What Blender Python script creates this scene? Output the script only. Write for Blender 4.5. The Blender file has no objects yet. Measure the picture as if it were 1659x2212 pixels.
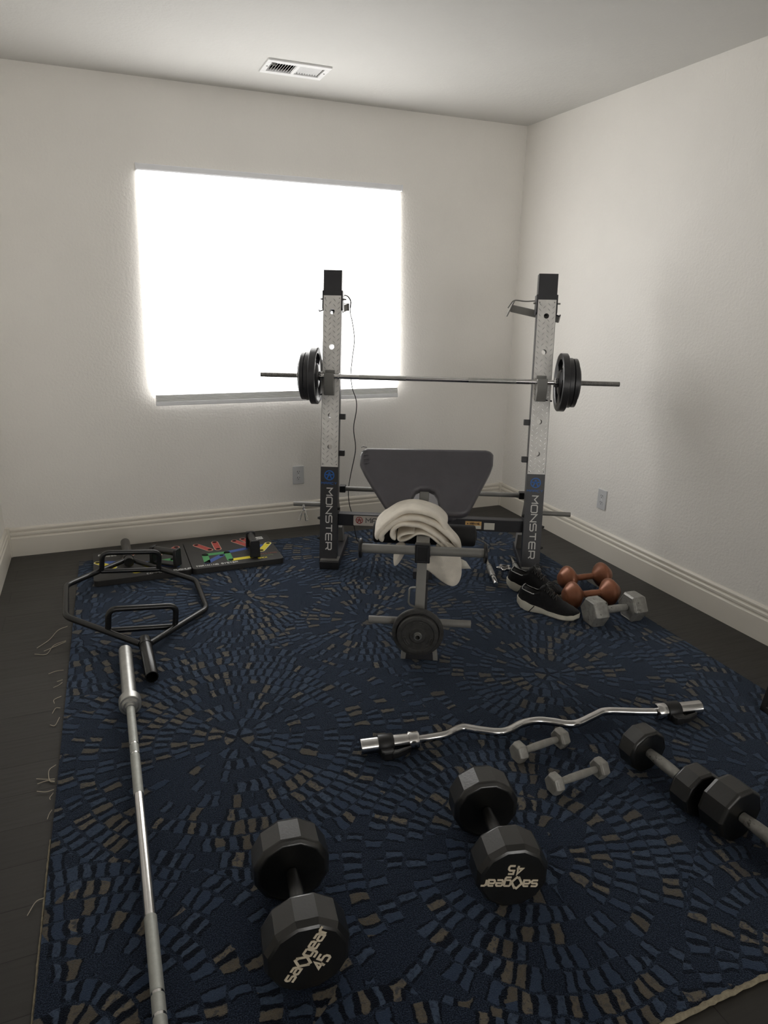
import bpy, math, random
from mathutils import Matrix, Vector, noise

random.seed(7)
PI = math.pi
scene = bpy.context.scene
COL = scene.collection

# ------------------------------------------------------------------ camera
cam_data = bpy.data.cameras.new('camera')
cam = bpy.data.objects.new('camera', cam_data)
COL.objects.link(cam)
cam.location = (-2.594, -4.0762, 1.4197)
cam.rotation_mode = 'XYZ'
cam.rotation_euler = (math.radians(72.552), math.radians(-1.0975), math.radians(-22.139))
cam_data.sensor_fit = 'VERTICAL'
cam_data.sensor_height = 36.0
cam_data.lens = 1480.7 / 2212 * 36.0
cam_data.clip_start = 0.02
scene.camera = cam

# ------------------------------------------------------------------ world, lights, exposure
world = bpy.data.worlds.new('world')
scene.world = world
world.use_nodes = True
wbg = world.node_tree.nodes['Background']
wbg.inputs['Color'].default_value = (0.9, 0.95, 1.0, 1)
wbg.inputs['Strength'].default_value = 0.03      # dim background beyond the closed room
SHADE_GLOW = 4.15          # daylight coming through the closed window shade
FILL_GLOW = 4.6            # front fill from two glowing windows added on the unseen wall behind the camera

scene.view_settings.view_transform = 'Standard'
scene.view_settings.look = 'None'
scene.view_settings.gamma = 1.0
scene.view_settings.use_curve_mapping = False
scene.view_settings.exposure = 0.0
scene.cycles.use_denoising = True
scene.cycles.max_bounces = 10
scene.cycles.diffuse_bounces = 8
scene.cycles.glossy_bounces = 4
scene.cycles.caustics_reflective = False
scene.cycles.sample_clamp_indirect = 8.0

# ------------------------------------------------------------------ materials
def srgb(r, g, b):
    f = lambda c: c / 12.92 if c <= 0.04045 else ((c + 0.055) / 1.055) ** 2.4
    return (f(r / 255), f(g / 255), f(b / 255))

class NT:
    """small helper round a node tree"""
    def __init__(s, tree):
        s.t = tree
    def n(s, kind, **kw):
        nd = s.t.nodes.new(kind)
        for k, v in kw.items():
            setattr(nd, k, v)
        return nd
    def put(s, sock, v):
        if hasattr(v, 'is_output'):
            s.t.links.new(v, sock)
        elif v is not None:
            sock.default_value = v
    def math(s, op, a, b=None, c=None, clamp=False):
        nd = s.n('ShaderNodeMath', operation=op)
        nd.use_clamp = clamp
        s.put(nd.inputs[0], a)
        if b is not None: s.put(nd.inputs[1], b)
        if c is not None: s.put(nd.inputs[2], c)
        return nd.outputs[0]
    def vec(s, op, a, b=None, c=None, out=0):
        nd = s.n('ShaderNodeVectorMath', operation=op)
        s.put(nd.inputs[0], a)
        if b is not None: s.put(nd.inputs[1], b)
        if c is not None: s.put(nd.inputs[2], c)
        return nd.outputs[out]
    def mix(s, f, a, b):
        nd = s.n('ShaderNodeMix', data_type='RGBA')
        s.put(nd.inputs[0], f)
        s.put(nd.inputs[6], a if hasattr(a, 'is_output') else (*a, 1))
        s.put(nd.inputs[7], b if hasattr(b, 'is_output') else (*b, 1))
        return nd.outputs[2]
    def noise(s, vec, scale, detail=2.0, rough=0.5):
        nd = s.n('ShaderNodeTexNoise')
        s.put(nd.inputs['Vector'], vec)
        nd.inputs['Scale'].default_value = scale
        nd.inputs['Detail'].default_value = detail
        nd.inputs['Roughness'].default_value = rough
        return nd.outputs['Fac']
    def smooth(s, v, lo, hi):
        nd = s.n('ShaderNodeMapRange', interpolation_type='SMOOTHSTEP')
        s.put(nd.inputs[0], v)
        nd.inputs[1].default_value = lo
        nd.inputs[2].default_value = hi
        return nd.outputs[0]

def new_mat(name):
    m = bpy.data.materials.new(name)
    m.use_nodes = True
    nt = NT(m.node_tree)
    return m, nt, m.node_tree.nodes['Principled BSDF']

def mat(name, color, rough=0.5, metal=0.0, var=0.12, vscale=14.0, bump=0.0, bscale=120.0, bdist=0.001,
        spec=0.5, coat=0.0, second=None, sec_lo=0.55, sec_hi=0.7, sscale=30.0, sheen=0.0, rvar=0.0, detail=3.0):
    m, nt, bs = new_mat(name)
    tc = nt.n('ShaderNodeTexCoord').outputs['Object']
    nz = nt.noise(tc, vscale, 3.0, 0.6)
    dark = tuple(c * (1 - var) for c in color)
    lite = tuple(min(1, c * (1 + var)) for c in color)
    col = nt.mix(nt.smooth(nz, 0.3, 0.7), dark, lite)
    if second:
        k = nt.smooth(nt.noise(tc, sscale, 5.0, 0.65), sec_lo, sec_hi)
        col = nt.mix(k, col, second)
    nt.put(bs.inputs['Base Color'], col)
    if rvar:
        nt.put(bs.inputs['Roughness'], nt.math('ADD', rough - rvar / 2, nt.math('MULTIPLY', nz, rvar)))
    else:
        bs.inputs['Roughness'].default_value = rough
    bs.inputs['Metallic'].default_value = metal
    bs.inputs['Specular IOR Level'].default_value = spec
    bs.inputs['Coat Weight'].default_value = coat
    if sheen:
        bs.inputs['Sheen Weight'].default_value = sheen
    if bump:
        b = nt.n('ShaderNodeBump')
        b.inputs['Strength'].default_value = bump
        b.inputs['Distance'].default_value = bdist
        nt.put(b.inputs['Height'], nt.noise(tc, bscale, detail, 0.6))
        nt.put(bs.inputs['Normal'], b.outputs[0])
    return m

M = {}
M['wall'] = mat('wall_paint', (0.885, 0.862, 0.822), 0.55, var=0.015, vscale=2, bump=0.55, bscale=75, bdist=0.0035, spec=0.35, detail=1.5)
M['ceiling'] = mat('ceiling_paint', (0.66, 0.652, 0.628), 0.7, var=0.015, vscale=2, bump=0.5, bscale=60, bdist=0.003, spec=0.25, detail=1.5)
M['trim'] = mat('trim_paint', (0.76, 0.72, 0.645), 0.35, var=0.02, vscale=3, spec=0.45)
M['white_plastic'] = mat('white_plastic', (0.86, 0.86, 0.86), 0.35, var=0.02)
M['outlet_plastic'] = mat('outlet_plastic', (0.60, 0.61, 0.625), 0.35, var=0.02)
M['tread_relief'] = mat('shaded_relief', (0.52, 0.51, 0.50), 0.28, metal=0.85, var=0.05)  # shading of the lozenges put into a darker tone than the plate
M['shade_rail'] = mat('shade_rail', (0.88, 0.89, 0.92), 0.45, var=0.02)
M['vent_white'] = mat('vent_white', (0.86, 0.86, 0.86), 0.4, var=0.02)
M['dark_void'] = mat('dark_void', (0.02, 0.02, 0.02), 0.9, var=0.05, spec=0.1)
M['frame_paint'] = mat('charcoal_paint', (0.031, 0.031, 0.035), 0.38, var=0.12, vscale=9, bump=0.12, bscale=600, bdist=0.0004)
M['tube_grey'] = mat('grey_tube_paint', (0.205, 0.200, 0.188), 0.42, var=0.08, vscale=9, bump=0.1, bscale=500, bdist=0.0004)
M['tread'] = mat('tread_plate_steel', (0.80, 0.785, 0.76), 0.45, metal=0.12, var=0.07, vscale=25)
M['black_enamel'] = mat('black_enamel', (0.012, 0.012, 0.012), 0.27, var=0.15, vscale=12, bump=0.08, bscale=300, bdist=0.0003)
M['silver_ink'] = mat('silver_lettering', (0.74, 0.73, 0.70), 0.5, var=0.03)
M['blue_ink'] = mat('blue_emblem_ink', (0.016, 0.14, 0.50), 0.45, var=0.06)
M['chrome'] = mat('chrome', (0.62, 0.61, 0.60), 0.16, metal=1.0, var=0.05, vscale=30, rvar=0.12)
M['steel_satin'] = mat('satin_steel', (0.47, 0.47, 0.45), 0.36, metal=0.85, var=0.08, vscale=40, rvar=0.1)
M['knurl'] = mat('knurled_steel', (0.42, 0.43, 0.40), 0.55, metal=0.55, var=0.07, vscale=60, bump=0.6, bscale=900, bdist=0.0006)
M['thread_steel'] = mat('threaded_steel', (0.30, 0.29, 0.28), 0.4, metal=0.8, var=0.1, vscale=40)
M['black_plastic'] = mat('black_plastic', (0.012, 0.012, 0.013), 0.42, var=0.15, vscale=20)
M['rubber_black'] = mat('black_rubber', (0.009, 0.0088, 0.0082), 0.30, var=0.15, vscale=20, bump=0.3, bscale=160, bdist=0.0007, spec=0.85)
M['plate_iron'] = mat('plate_black', (0.030, 0.030, 0.033), 0.36, var=0.15, vscale=24, bump=0.15, bscale=300, bdist=0.0006)
M['plate_cast'] = mat('cast_iron', (0.042, 0.041, 0.039), 0.5, var=0.25, vscale=50, bump=0.5, bscale=240, bdist=0.0012, spec=0.5)
M['vinyl'] = mat('charcoal_vinyl', (0.085, 0.081, 0.092), 0.36, var=0.08, vscale=9, bump=0.25, bscale=22, bdist=0.003, spec=0.5)
M['foam'] = mat('black_foam', (0.008, 0.008, 0.009), 0.75, var=0.15, vscale=60, bump=0.2, bscale=700, bdist=0.0005)
M['towel'] = mat('cotton_terry', (0.86, 0.80, 0.70), 0.95, var=0.06, vscale=20, bump=0.8, bscale=420, bdist=0.002, spec=0.1, sheen=0.25)
M['copper'] = mat('copper_paint', (0.27, 0.105, 0.055), 0.38, metal=0.35, var=0.14, vscale=30, bump=0.12, bscale=180, bdist=0.0008,
                  second=(0.10, 0.055, 0.035), sec_lo=0.63, sec_hi=0.75, sscale=22)
M['galvanised'] = mat('worn_grey_iron', (0.30, 0.295, 0.275), 0.42, metal=0.35, var=0.18, vscale=35, bump=0.35, bscale=160, bdist=0.001,
                      second=(0.05, 0.047, 0.042), sec_lo=0.6, sec_hi=0.7, sscale=38)
M['grey_hex'] = mat('grey_painted_iron', (0.27, 0.262, 0.24), 0.42, metal=0.15, var=0.12, vscale=40, bump=0.2, bscale=200, bdist=0.0008,
                    second=(0.08, 0.075, 0.068), sec_lo=0.66, sec_hi=0.76, sscale=60)
M['board'] = mat('matt_black_board', (0.022, 0.021, 0.020), 0.5, var=0.08, vscale=12, bump=0.15, bscale=500, bdist=0.0004)
for nm, c in dict(red=(0.42, 0.055, 0.045), blue=(0.035, 0.085, 0.30), green=(0.06, 0.28, 0.09), yellow=(0.72, 0.60, 0.03),
                  white=(0.72, 0.72, 0.70), cream=(0.64, 0.56, 0.43), dull_red=(0.17, 0.045, 0.03), dull_green=(0.09, 0.12, 0.06)).items():
    M['ink_' + nm] = mat(nm + '_print', c, 0.5, var=0.04)
M['nameplate'] = mat('brushed_nameplate', (0.72, 0.66, 0.60), 0.4, metal=0.1, var=0.06)
M['sticker'] = mat('paper_sticker', (0.72, 0.70, 0.62), 0.6, var=0.04)
M['sticker_orange'] = mat('orange_sticker', (0.75, 0.46, 0.17), 0.6, var=0.04)
M['sole'] = mat('off_white_foam', (0.68, 0.65, 0.55), 0.6, var=0.06, vscale=30)
M['knit'] = mat('black_knit', (0.011, 0.011, 0.012), 0.85, var=0.25, vscale=90, bump=0.5, bscale=800, bdist=0.0008, spec=0.2, sheen=0.1)
M['lining'] = mat('grey_lining', (0.10, 0.10, 0.10), 0.85, var=0.1, vscale=60)
M['lining_edge'] = mat('grey_edge', (0.42, 0.42, 0.41), 0.7, var=0.05)
M['thread'] = mat('pale_thread', (0.42, 0.37, 0.29), 0.8, var=0.1)
M['binding'] = mat('tan_binding', (0.27, 0.235, 0.165), 0.9, var=0.2, vscale=90, bump=0.8, bscale=320, bdist=0.003)
M['mirror'] = mat('mirror_glass', (0.75, 0.76, 0.76), 0.04, metal=1.0, var=0.01)

def floor_material():
    m, nt, bs = new_mat('dark_wood_planks')
    tc = nt.n('ShaderNodeTexCoord').outputs['Object']
    mp = nt.n('ShaderNodeMapping')
    nt.put(mp.inputs[0], tc)
    mp.inputs['Location'].default_value = (0.37, 1.55 + 0.145 * 20, 0)
    br = nt.n('ShaderNodeTexBrick')
    nt.put(br.inputs['Vector'], mp.outputs[0])
    br.offset = 0.37
    br.inputs['Color1'].default_value = (0.029, 0.027, 0.024, 1)
    br.inputs['Color2'].default_value = (0.036, 0.034, 0.031, 1)
    br.inputs['Mortar'].default_value = (0.008, 0.007, 0.006, 1)
    br.inputs['Scale'].default_value = 1.0
    br.inputs['Mortar Size'].default_value = 0.0016
    br.inputs['Mortar Smooth'].default_value = 0.2
    br.inputs['Brick Width'].default_value = 1.15
    br.inputs['Row Height'].default_value = 0.145
    st = nt.n('ShaderNodeMapping')
    nt.put(st.inputs[0], tc)
    st.inputs['Scale'].default_value = (3, 55, 1)
    grain = nt.noise(st.outputs[0], 1.6, 5.0, 0.6)
    col = nt.mix(nt.math('MULTIPLY', nt.smooth(grain, 0.4, 0.7), 0.35), br.outputs['Color'], (0.02, 0.017, 0.014))
    nt.put(bs.inputs['Base Color'], col)
    nt.put(bs.inputs['Roughness'], nt.math('ADD', 0.36, nt.math('MULTIPLY', grain, 0.2)))
    bs.inputs['Specular IOR Level'].default_value = 0.4
    b = nt.n('ShaderNodeBump')
    b.inputs['Strength'].default_value = 0.4
    b.inputs['Distance'].default_value = 0.002
    nt.put(b.inputs['Height'], nt.math('SUBTRACT', nt.math('MULTIPLY', grain, 0.25), br.outputs['Fac']))
    nt.put(bs.inputs['Normal'], b.outputs[0])
    return m
M['floor'] = floor_material()

def rug_material():
    """loop pile with mosaic bricks set in rings round a dozen sunburst centres"""
    m, nt, bs = new_mat('sunburst_carpet')
    tc = nt.n('ShaderNodeTexCoord').outputs['Object']
    sep0 = nt.n('ShaderNodeSeparateXYZ'); nt.put(sep0.inputs[0], tc)
    cmb0 = nt.n('ShaderNodeCombineXYZ')
    nt.put(cmb0.inputs[0], sep0.outputs[0]); nt.put(cmb0.inputs[1], sep0.outputs[1])
    pos0 = cmb0.outputs[0]
    wn = nt.n('ShaderNodeTexNoise')
    nt.put(wn.inputs['Vector'], pos0)
    wn.inputs['Scale'].default_value = 13.0
    wn.inputs['Detail'].default_value = 2.0
    warp = nt.vec('MULTIPLY', nt.vec('SUBTRACT', wn.outputs['Color'], (0.5, 0.5, 0.5)), (0.034, 0.034, 0))
    wn2 = nt.n('ShaderNodeTexNoise')
    nt.put(wn2.inputs['Vector'], pos0)
    wn2.inputs['Scale'].default_value = 42.0
    wn2.inputs['Detail'].default_value = 1.0
    warp2 = nt.vec('MULTIPLY', nt.vec('SUBTRACT', wn2.outputs['Color'], (0.5, 0.5, 0.5)), (0.008, 0.008, 0))
    pos = nt.vec('ADD', nt.vec('ADD', pos0, warp), warp2)
    centres = [(-2.28, -2.10, .16), (-1.07, -2.12, .06), (-2.04, -0.97, .06), (-1.57, -1.42, .0), (-0.53, -0.77, .06), (-1.66, -2.87, .10), (-2.80, -2.98, .08),
               (-0.72, -2.88, .06), (-1.20, -3.42, .04), (-1.20, -0.62, .04), (-2.78, -1.15, .02), (-2.66, -0.30, .0), (-0.45, -1.55, .0), (-2.20, -3.50, .0)]
    ctr = None; dmin = None
    for i, (x, y, wt) in enumerate(centres):
        c = (x, y, 0)
        d = nt.math('SUBTRACT', nt.vec('DISTANCE', pos, c, out=1), wt)
        if ctr is None:
            cn = nt.n('ShaderNodeCombineXYZ'); cn.inputs[0].default_value = x; cn.inputs[1].default_value = y
            ctr, dmin = cn.outputs[0], d
        else:
            k = nt.math('LESS_THAN', d, dmin)
            mx = nt.n('ShaderNodeMix', data_type='VECTOR')
            nt.put(mx.inputs[0], k); nt.put(mx.inputs[4], ctr); mx.inputs[5].default_value = c
            ctr = mx.outputs[1]
            dmin = nt.math('MINIMUM', d, dmin)
    rel = nt.vec('SUBTRACT', pos, ctr)
    sp = nt.n('ShaderNodeSeparateXYZ'); nt.put(sp.inputs[0], rel)
    r = nt.vec('LENGTH', rel, out=1)
    th = nt.math('ARCTAN2', sp.outputs[1], sp.outputs[0])
    RW, TW = 0.055, 0.033
    ring = nt.math('DIVIDE', r, RW)
    i = nt.math('FLOOR', ring)
    fv = nt.math('FRACT', ring)
    nn = nt.math('MAXIMUM', nt.math('ROUND', nt.math('MULTIPLY', nt.math('ADD', i, 0.5), 2 * PI * RW / TW)), 5.0)
    u = nt.math('ADD', nt.math('MULTIPLY', nt.math('ADD', nt.math('DIVIDE', th, 2 * PI), 1.0), nn), nt.math('MULTIPLY', i, 0.37))
    j = nt.math('FLOOR', u)
    fu = nt.math('FRACT', u)
    jm = nt.math('MODULO', j, nn)
    cid = nt.vec('DOT_PRODUCT', ctr, (3.7, 9.1, 0), out=1)
    cv = nt.n('ShaderNodeCombineXYZ')
    nt.put(cv.inputs[0], i); nt.put(cv.inputs[1], jm); nt.put(cv.inputs[2], cid)
    wh = nt.n('ShaderNodeTexWhiteNoise', noise_dimensions='3D')
    nt.put(wh.inputs['Vector'], cv.outputs[0])
    sr = nt.n('ShaderNodeSeparateColor'); nt.put(sr.inputs[0], wh.outputs['Color'])
    rnd1, rnd2, rnd3 = sr.outputs[0], sr.outputs[1], sr.outputs[2]
    fine = nt.noise(pos0, 330.0, 2.0, 0.7)
    mid = nt.noise(pos0, 85.0, 3.0, 0.6)
    tw = nt.math('DIVIDE', nt.math('MULTIPLY', r, 2 * PI), nn)
    du = nt.math('MULTIPLY', nt.math('MINIMUM', fu, nt.math('SUBTRACT', 1.0, fu)), tw)
    dv = nt.math('MULTIPLY', nt.math('MINIMUM', fv, nt.math('SUBTRACT', 1.0, fv)), RW)
    ragged = nt.math('SUBTRACT', nt.math('MULTIPLY', nt.math('SUBTRACT', mid, 0.5), 0.010), nt.math('MULTIPLY', nt.math('MULTIPLY', rnd1, rnd3), 0.005))
    in_u = nt.smooth(nt.math('ADD', nt.math('MULTIPLY', du, 0.82), ragged), 0.0028, 0.0050)
    in_v = nt.smooth(nt.math('ADD', dv, ragged), 0.0015, 0.0040)
    inside = nt.math('MULTIPLY', in_u, in_v)
    # where bricks are left out, and where whole patches turn to plain pile
    patch = nt.noise(pos0, 2.6, 2.0, 0.5)
    keep = nt.math('GREATER_THAN', nt.math('ADD', rnd1, nt.math('MULTIPLY', nt.math('SUBTRACT', patch, 0.5), 1.7)), 0.30)
    ringy = nt.noise(nt.vec('ADD', nt.vec('MULTIPLY', ctr, (31, 17, 0)), cv.outputs[0]), 0.37, 1.0, 0.5)
    taupe_p = nt.noise(pos0, 2.1, 1.0, 0.5)
    tau = nt.math('GREATER_THAN', nt.math('ADD', rnd2, nt.math('ADD', nt.math('MULTIPLY', nt.math('SUBTRACT', taupe_p, 0.5), 0.9),
                  nt.math('MULTIPLY', nt.math('SUBTRACT', ringy, 0.5), 1.6))), 0.76)
    navy = nt.mix(nt.smooth(fine, 0.38, 0.68), (0.0040, 0.0058, 0.0120), (0.030, 0.044, 0.074))
    blue = nt.mix(rnd3, (0.029, 0.045, 0.080), (0.057, 0.081, 0.124))
    taup = nt.mix(rnd3, (0.092, 0.080, 0.061), (0.155, 0.134, 0.101))
    brick = nt.mix(tau, blue, taup)
    # worn bricks let navy loops through
    wear = nt.math('MULTIPLY', nt.smooth(mid, 0.50, 0.60), nt.math('ADD', 0.2, nt.math('MULTIPLY', nt.smooth(rnd3, 0.2, 0.9), 0.5)))
    brick = nt.mix(wear, brick, (0.018, 0.028, 0.050))
    line = (0.0032, 0.0046, 0.0095)
    cell = nt.mix(in_v, navy, nt.mix(in_u, line, brick))
    col = nt.mix(keep, navy, cell)
    shade = nt.math('ADD', 0.62, nt.math('MULTIPLY', fine, 0.76))
    hsv = nt.n('ShaderNodeHueSaturation')
    nt.put(hsv.inputs['Color'], col); nt.put(hsv.inputs['Value'], shade)
    nt.put(bs.inputs['Base Color'], hsv.outputs[0])
    bs.inputs['Roughness'].default_value = 0.95
    bs.inputs['Specular IOR Level'].default_value = 0.1
    bs.inputs['Sheen Weight'].default_value = 0.28
    bs.inputs['Sheen Roughness'].default_value = 0.35
    bs.inputs['Sheen Tint'].default_value = (0.6, 0.75, 1.0, 1)
    b = nt.n('ShaderNodeBump')
    b.inputs['Strength'].default_value = 0.9
    b.inputs['Distance'].default_value = 0.004
    nt.put(b.inputs['Height'], nt.math('ADD', fine, nt.math('MULTIPLY', nt.math('MULTIPLY', inside, keep), 0.25)))
    nt.put(bs.inputs['Normal'], b.outputs[0])
    return m
M['rug'] = rug_material()

def lit_shade_material(glow):
    m, nt, bs = new_mat('daylit_and_fill_shade')
    bs.inputs['Base Color'].default_value = (0.85, 0.85, 0.85, 1)
    bs.inputs['Roughness'].default_value = 0.9
    tc = nt.n('ShaderNodeTexCoord').outputs['Object']
    nz = nt.noise(tc, 3.0, 1.0, 0.5)
    bs.inputs['Emission Color'].default_value = (1.0, 0.985, 0.96, 1)
    nt.put(bs.inputs['Emission Strength'], nt.math('MULTIPLY', nt.math('ADD', 0.95, nt.math('MULTIPLY', nz, 0.1)), glow))
    return m
M['shade'] = lit_shade_material(SHADE_GLOW)
M['fill_shade'] = lit_shade_material(FILL_GLOW)  # emissive fill for the added windows behind the camera
def glass_material():
    m, nt, bs = new_mat('window_glass')
    bs.inputs['Base Color'].default_value = (0.95, 0.98, 1, 1)
    bs.inputs['Roughness'].default_value = 0.02
    bs.inputs['Transmission Weight'].default_value = 1.0
    bs.inputs['IOR'].default_value = 1.1
    return m
M['glass'] = glass_material()

# ------------------------------------------------------------------ mesh helpers
def T(x, y, z): return Matrix.Translation((x, y, z))

def fillet(pts, rad, n=6):
    pts = [Vector(p) for p in pts]
    out = [pts[0]]
    for a, b, c in zip(pts, pts[1:], pts[2:]):
        r = min(rad, (a - b).length * 0.49, (c - b).length * 0.49)
        p, q = b + (a - b).normalized() * r, b + (c - b).normalized() * r
        for k in range(n + 1):
            t = k / n
            out.append(p * (1 - t) ** 2 + b * 2 * t * (1 - t) + q * t * t)
    out.append(pts[-1])
    return out

def spline(pts, n=8):
    """Catmull-Rom through the points"""
    P = [Vector(p) for p in pts]
    P = [P[0] * 2 - P[1]] + P + [P[-1] * 2 - P[-2]]
    out = []
    for i in range(1, len(P) - 2):
        for k in range(n):
            t = k / n
            a, b, c, d = P[i - 1], P[i], P[i + 1], P[i + 2]
            out.append(0.5 * (2 * b + (c - a) * t + (2 * a - 5 * b + 4 * c - d) * t * t + (3 * b - a - 3 * c + d) * t ** 3))
    out.append(P[-2])
    return out

def frame_from(axis):
    a = Vector(axis).normalized()
    u = Vector((0, 0, 1)) if abs(a.z) < 0.9 else Vector((1, 0, 0))
    x = u.cross(a).normalized()
    return x, a.cross(x).normalized(), a

class MB:
    def __init__(s, xf=None):
        s.v, s.f = [], []
        s.xf = xf or Matrix.Identity(4)
    def add(s, verts, faces):
        o = len(s.v)
        s.v += [s.xf @ Vector(p) for p in verts]
        s.f += [tuple(o + i for i in f) for f in faces]
        return s
    def box(s, c, d, rot=None):
        c = Vector(c)
        R = rot.to_3x3() if rot else Matrix.Identity(3)
        vs = [c + R @ Vector((sx * d[0] / 2, sy * d[1] / 2, sz * d[2] / 2)) for sx in (-1, 1) for sy in (-1, 1) for sz in (-1, 1)]
        return s.add(vs, [(0, 1, 3, 2), (4, 6, 7, 5), (0, 4, 5, 1), (2, 3, 7, 6), (0, 2, 6, 4), (1, 5, 7, 3)])
    def bar(s, a, b, w, h, up=(0, 0, 1)):
        """a rectangular tube from a to b"""
        a, b = Vector(a), Vector(b)
        d = (b - a).normalized()
        x = Vector(up).cross(d)
        x = x.normalized() if x.length > 1e-4 else Vector((1, 0, 0))
        y = d.cross(x)
        vs = [p + x * (i * w / 2) + y * (j * h / 2) for p in (a, b) for i, j in ((-1, -1), (1, -1), (1, 1), (-1, 1))]
        return s.add(vs, [(3, 2, 1, 0), (4, 5, 6, 7), (0, 1, 5, 4), (1, 2, 6, 5), (2, 3, 7, 6), (3, 0, 4, 7)])
    def tube(s, pts, r, n=14, caps=True, closed=False):
        P = [Vector(p) for p in pts]
        rs = r if isinstance(r, (list, tuple)) else [r] * len(P)
        N = len(P)
        tan = []
        for i in range(N):
            if closed: d = P[(i + 1) % N] - P[i - 1]
            else: d = P[min(i + 1, N - 1)] - P[max(i - 1, 0)]
            tan.append(d.normalized())
        x, y, _ = frame_from(tan[0])
        vs = []
        for i in range(N):
            x = (x - tan[i] * x.dot(tan[i])).normalized()
            y = tan[i].cross(x)
            for k in range(n):
                a = 2 * PI * k / n
                vs.append(P[i] + (x * math.cos(a) + y * math.sin(a)) * rs[i])
        fs = []
        for i in range(N if closed else N - 1):
            for k in range(n):
                a, b = i * n + k, i * n + (k + 1) % n
                c = ((i + 1) % N) * n
                fs.append((a, b, c + (k + 1) % n, c + k))
        if caps and not closed:
            fs.append(tuple(range(n - 1, -1, -1)))
            fs.append(tuple((N - 1) * n + k for k in range(n)))
        return s.add(vs, fs)
    def lathe(s, prof, o=(0, 0, 0), axis=(1, 0, 0), n=32, ph=0.0, caps=True, loop=False):
        """prof: (distance along the axis, radius)"""
        x, y, a = frame_from(axis)
        o = Vector(o)
        vs, fs = [], []
        for t, r in prof:
            for k in range(n):
                w = 2 * PI * k / n + ph
                vs.append(o + a * t + (x * math.cos(w) + y * math.sin(w)) * r)
        m = len(prof)
        for i in range(m if loop else m - 1):
            for k in range(n):
                k2 = (k + 1) % n
                i2 = (i + 1) % m
                fs.append((i * n + k, i * n + k2, i2 * n + k2, i2 * n + k))
        if caps and not loop:
            if prof[0][1] > 1e-6: fs.append(tuple(range(n - 1, -1, -1)))
            if prof[-1][1] > 1e-6: fs.append(tuple((m - 1) * n + k for k in range(n)))
        return s.add(vs, fs)
    def prism(s, poly, w0, w1, o=(0, 0, 0), ux=(1, 0, 0), uy=(0, 1, 0)):
        ux, uy, o = Vector(ux), Vector(uy), Vector(o)
        uz = ux.cross(uy)
        n = len(poly)
        vs = [o + ux * p[0] + uy * p[1] + uz * w for w in (w0, w1) for p in poly]
        fs = [tuple(range(n - 1, -1, -1)), tuple(range(n, 2 * n))]
        fs += [(i, (i + 1) % n, n + (i + 1) % n, n + i) for i in range(n)]
        return s.add(vs, fs)
    def stroke(s, pts, w, o, ux, uy, th=0.0006, closed=False):
        """a flat pen stroke with mitred corners, printed on the plane (o, ux, uy)"""
        P = [Vector((p[0], p[1])) for p in pts]
        n = len(P)
        L, R = [], []
        for i in range(n):
            a = P[i - 1] if (i > 0 or closed) else None
            c = P[(i + 1) % n] if (i < n - 1 or closed) else None
            d1 = (P[i] - a).normalized() if a is not None else (c - P[i]).normalized()
            d2 = (c - P[i]).normalized() if c is not None else d1
            n1, n2 = Vector((-d1.y, d1.x)), Vector((-d2.y, d2.x))
            m = n1 + n2
            m = m.normalized() if m.length > 1e-4 else n1
            k = w / 2 / max(0.45, m.dot(n1))
            L.append(P[i] + m * k); R.append(P[i] - m * k)
        o, ux, uy = Vector(o), Vector(ux), Vector(uy)
        uz = ux.cross(uy).normalized()
        vs = []
        for a, b in zip(L, R):
            for q, h in ((a, th), (b, th), (a, -th * 0.2), (b, -th * 0.2)):
                vs.append(o + ux * q.x + uy * q.y + uz * h)
        fs = []
        for i in range(n if closed else n - 1):
            p, q = i * 4, ((i + 1) % n) * 4
            fs += [(p + 1, q + 1, q, p), (p, q, q + 2, p + 2), (p + 3, q + 3, q + 1, p + 1)]
        if not closed:
            fs += [(0, 2, 3, 1), ((n - 1) * 4, (n - 1) * 4 + 1, (n - 1) * 4 + 3, (n - 1) * 4 + 2)]
        return s.add(vs, fs)
    def build(s, name, m, parent=None, bevel=0.0, segs=2, angle=35, subsurf=0, solid=0.0, smooth=True):
        me = bpy.data.meshes.new(name)
        me.from_pydata([tuple(p) for p in s.v], [], s.f)
        me.validate()
        me.update()
        ob = bpy.data.objects.new(name, me)
        COL.objects.link(ob)
        me.materials.append(M[m] if isinstance(m, str) else m)
        import bmesh
        bm = bmesh.new(); bm.from_mesh(me)
        bmesh.ops.recalc_face_normals(bm, faces=bm.faces)
        bm.to_mesh(me); bm.free()
        if smooth:
            me.polygons.foreach_set('use_smooth', [True] * len(me.polygons))
            me.set_sharp_from_angle(angle=math.radians(angle))
        if solid:
            md = ob.modifiers.new('solid', 'SOLIDIFY'); md.thickness = solid; md.offset = -1
        if bevel:
            md = ob.modifiers.new('bevel', 'BEVEL'); md.width = bevel; md.segments = segs
            md.limit_method = 'ANGLE'; md.angle_limit = math.radians(40); md.harden_normals = False
        if subsurf:
            md = ob.modifiers.new('sub', 'SUBSURF'); md.levels = subsurf; md.render_levels = subsurf
        if parent is not None:
            ob.parent = parent
        return ob

def thing(name, label, cat, loc=(0, 0, 0), rz=0.0, group=None):
    o = bpy.data.objects.new(name, None)
    COL.objects.link(o)
    o.empty_display_size = 0.05
    o.location = loc
    o.rotation_euler = (0, 0, rz)
    o['label'] = label; o['category'] = cat
    if group: o['group'] = group
    return o

def tag(o, label, cat, group=None):
    o['label'] = label; o['category'] = cat
    if group: o['group'] = group
    return o

def struct(o):
    o['kind'] = 'structure'
    return o

def copy_tree(o, parent=None):
    c = o.copy(); COL.objects.link(c)
    c.parent = parent
    for ch in [x for x in bpy.data.objects if x.parent == o]:
        copy_tree(ch, c)
    return c

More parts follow.
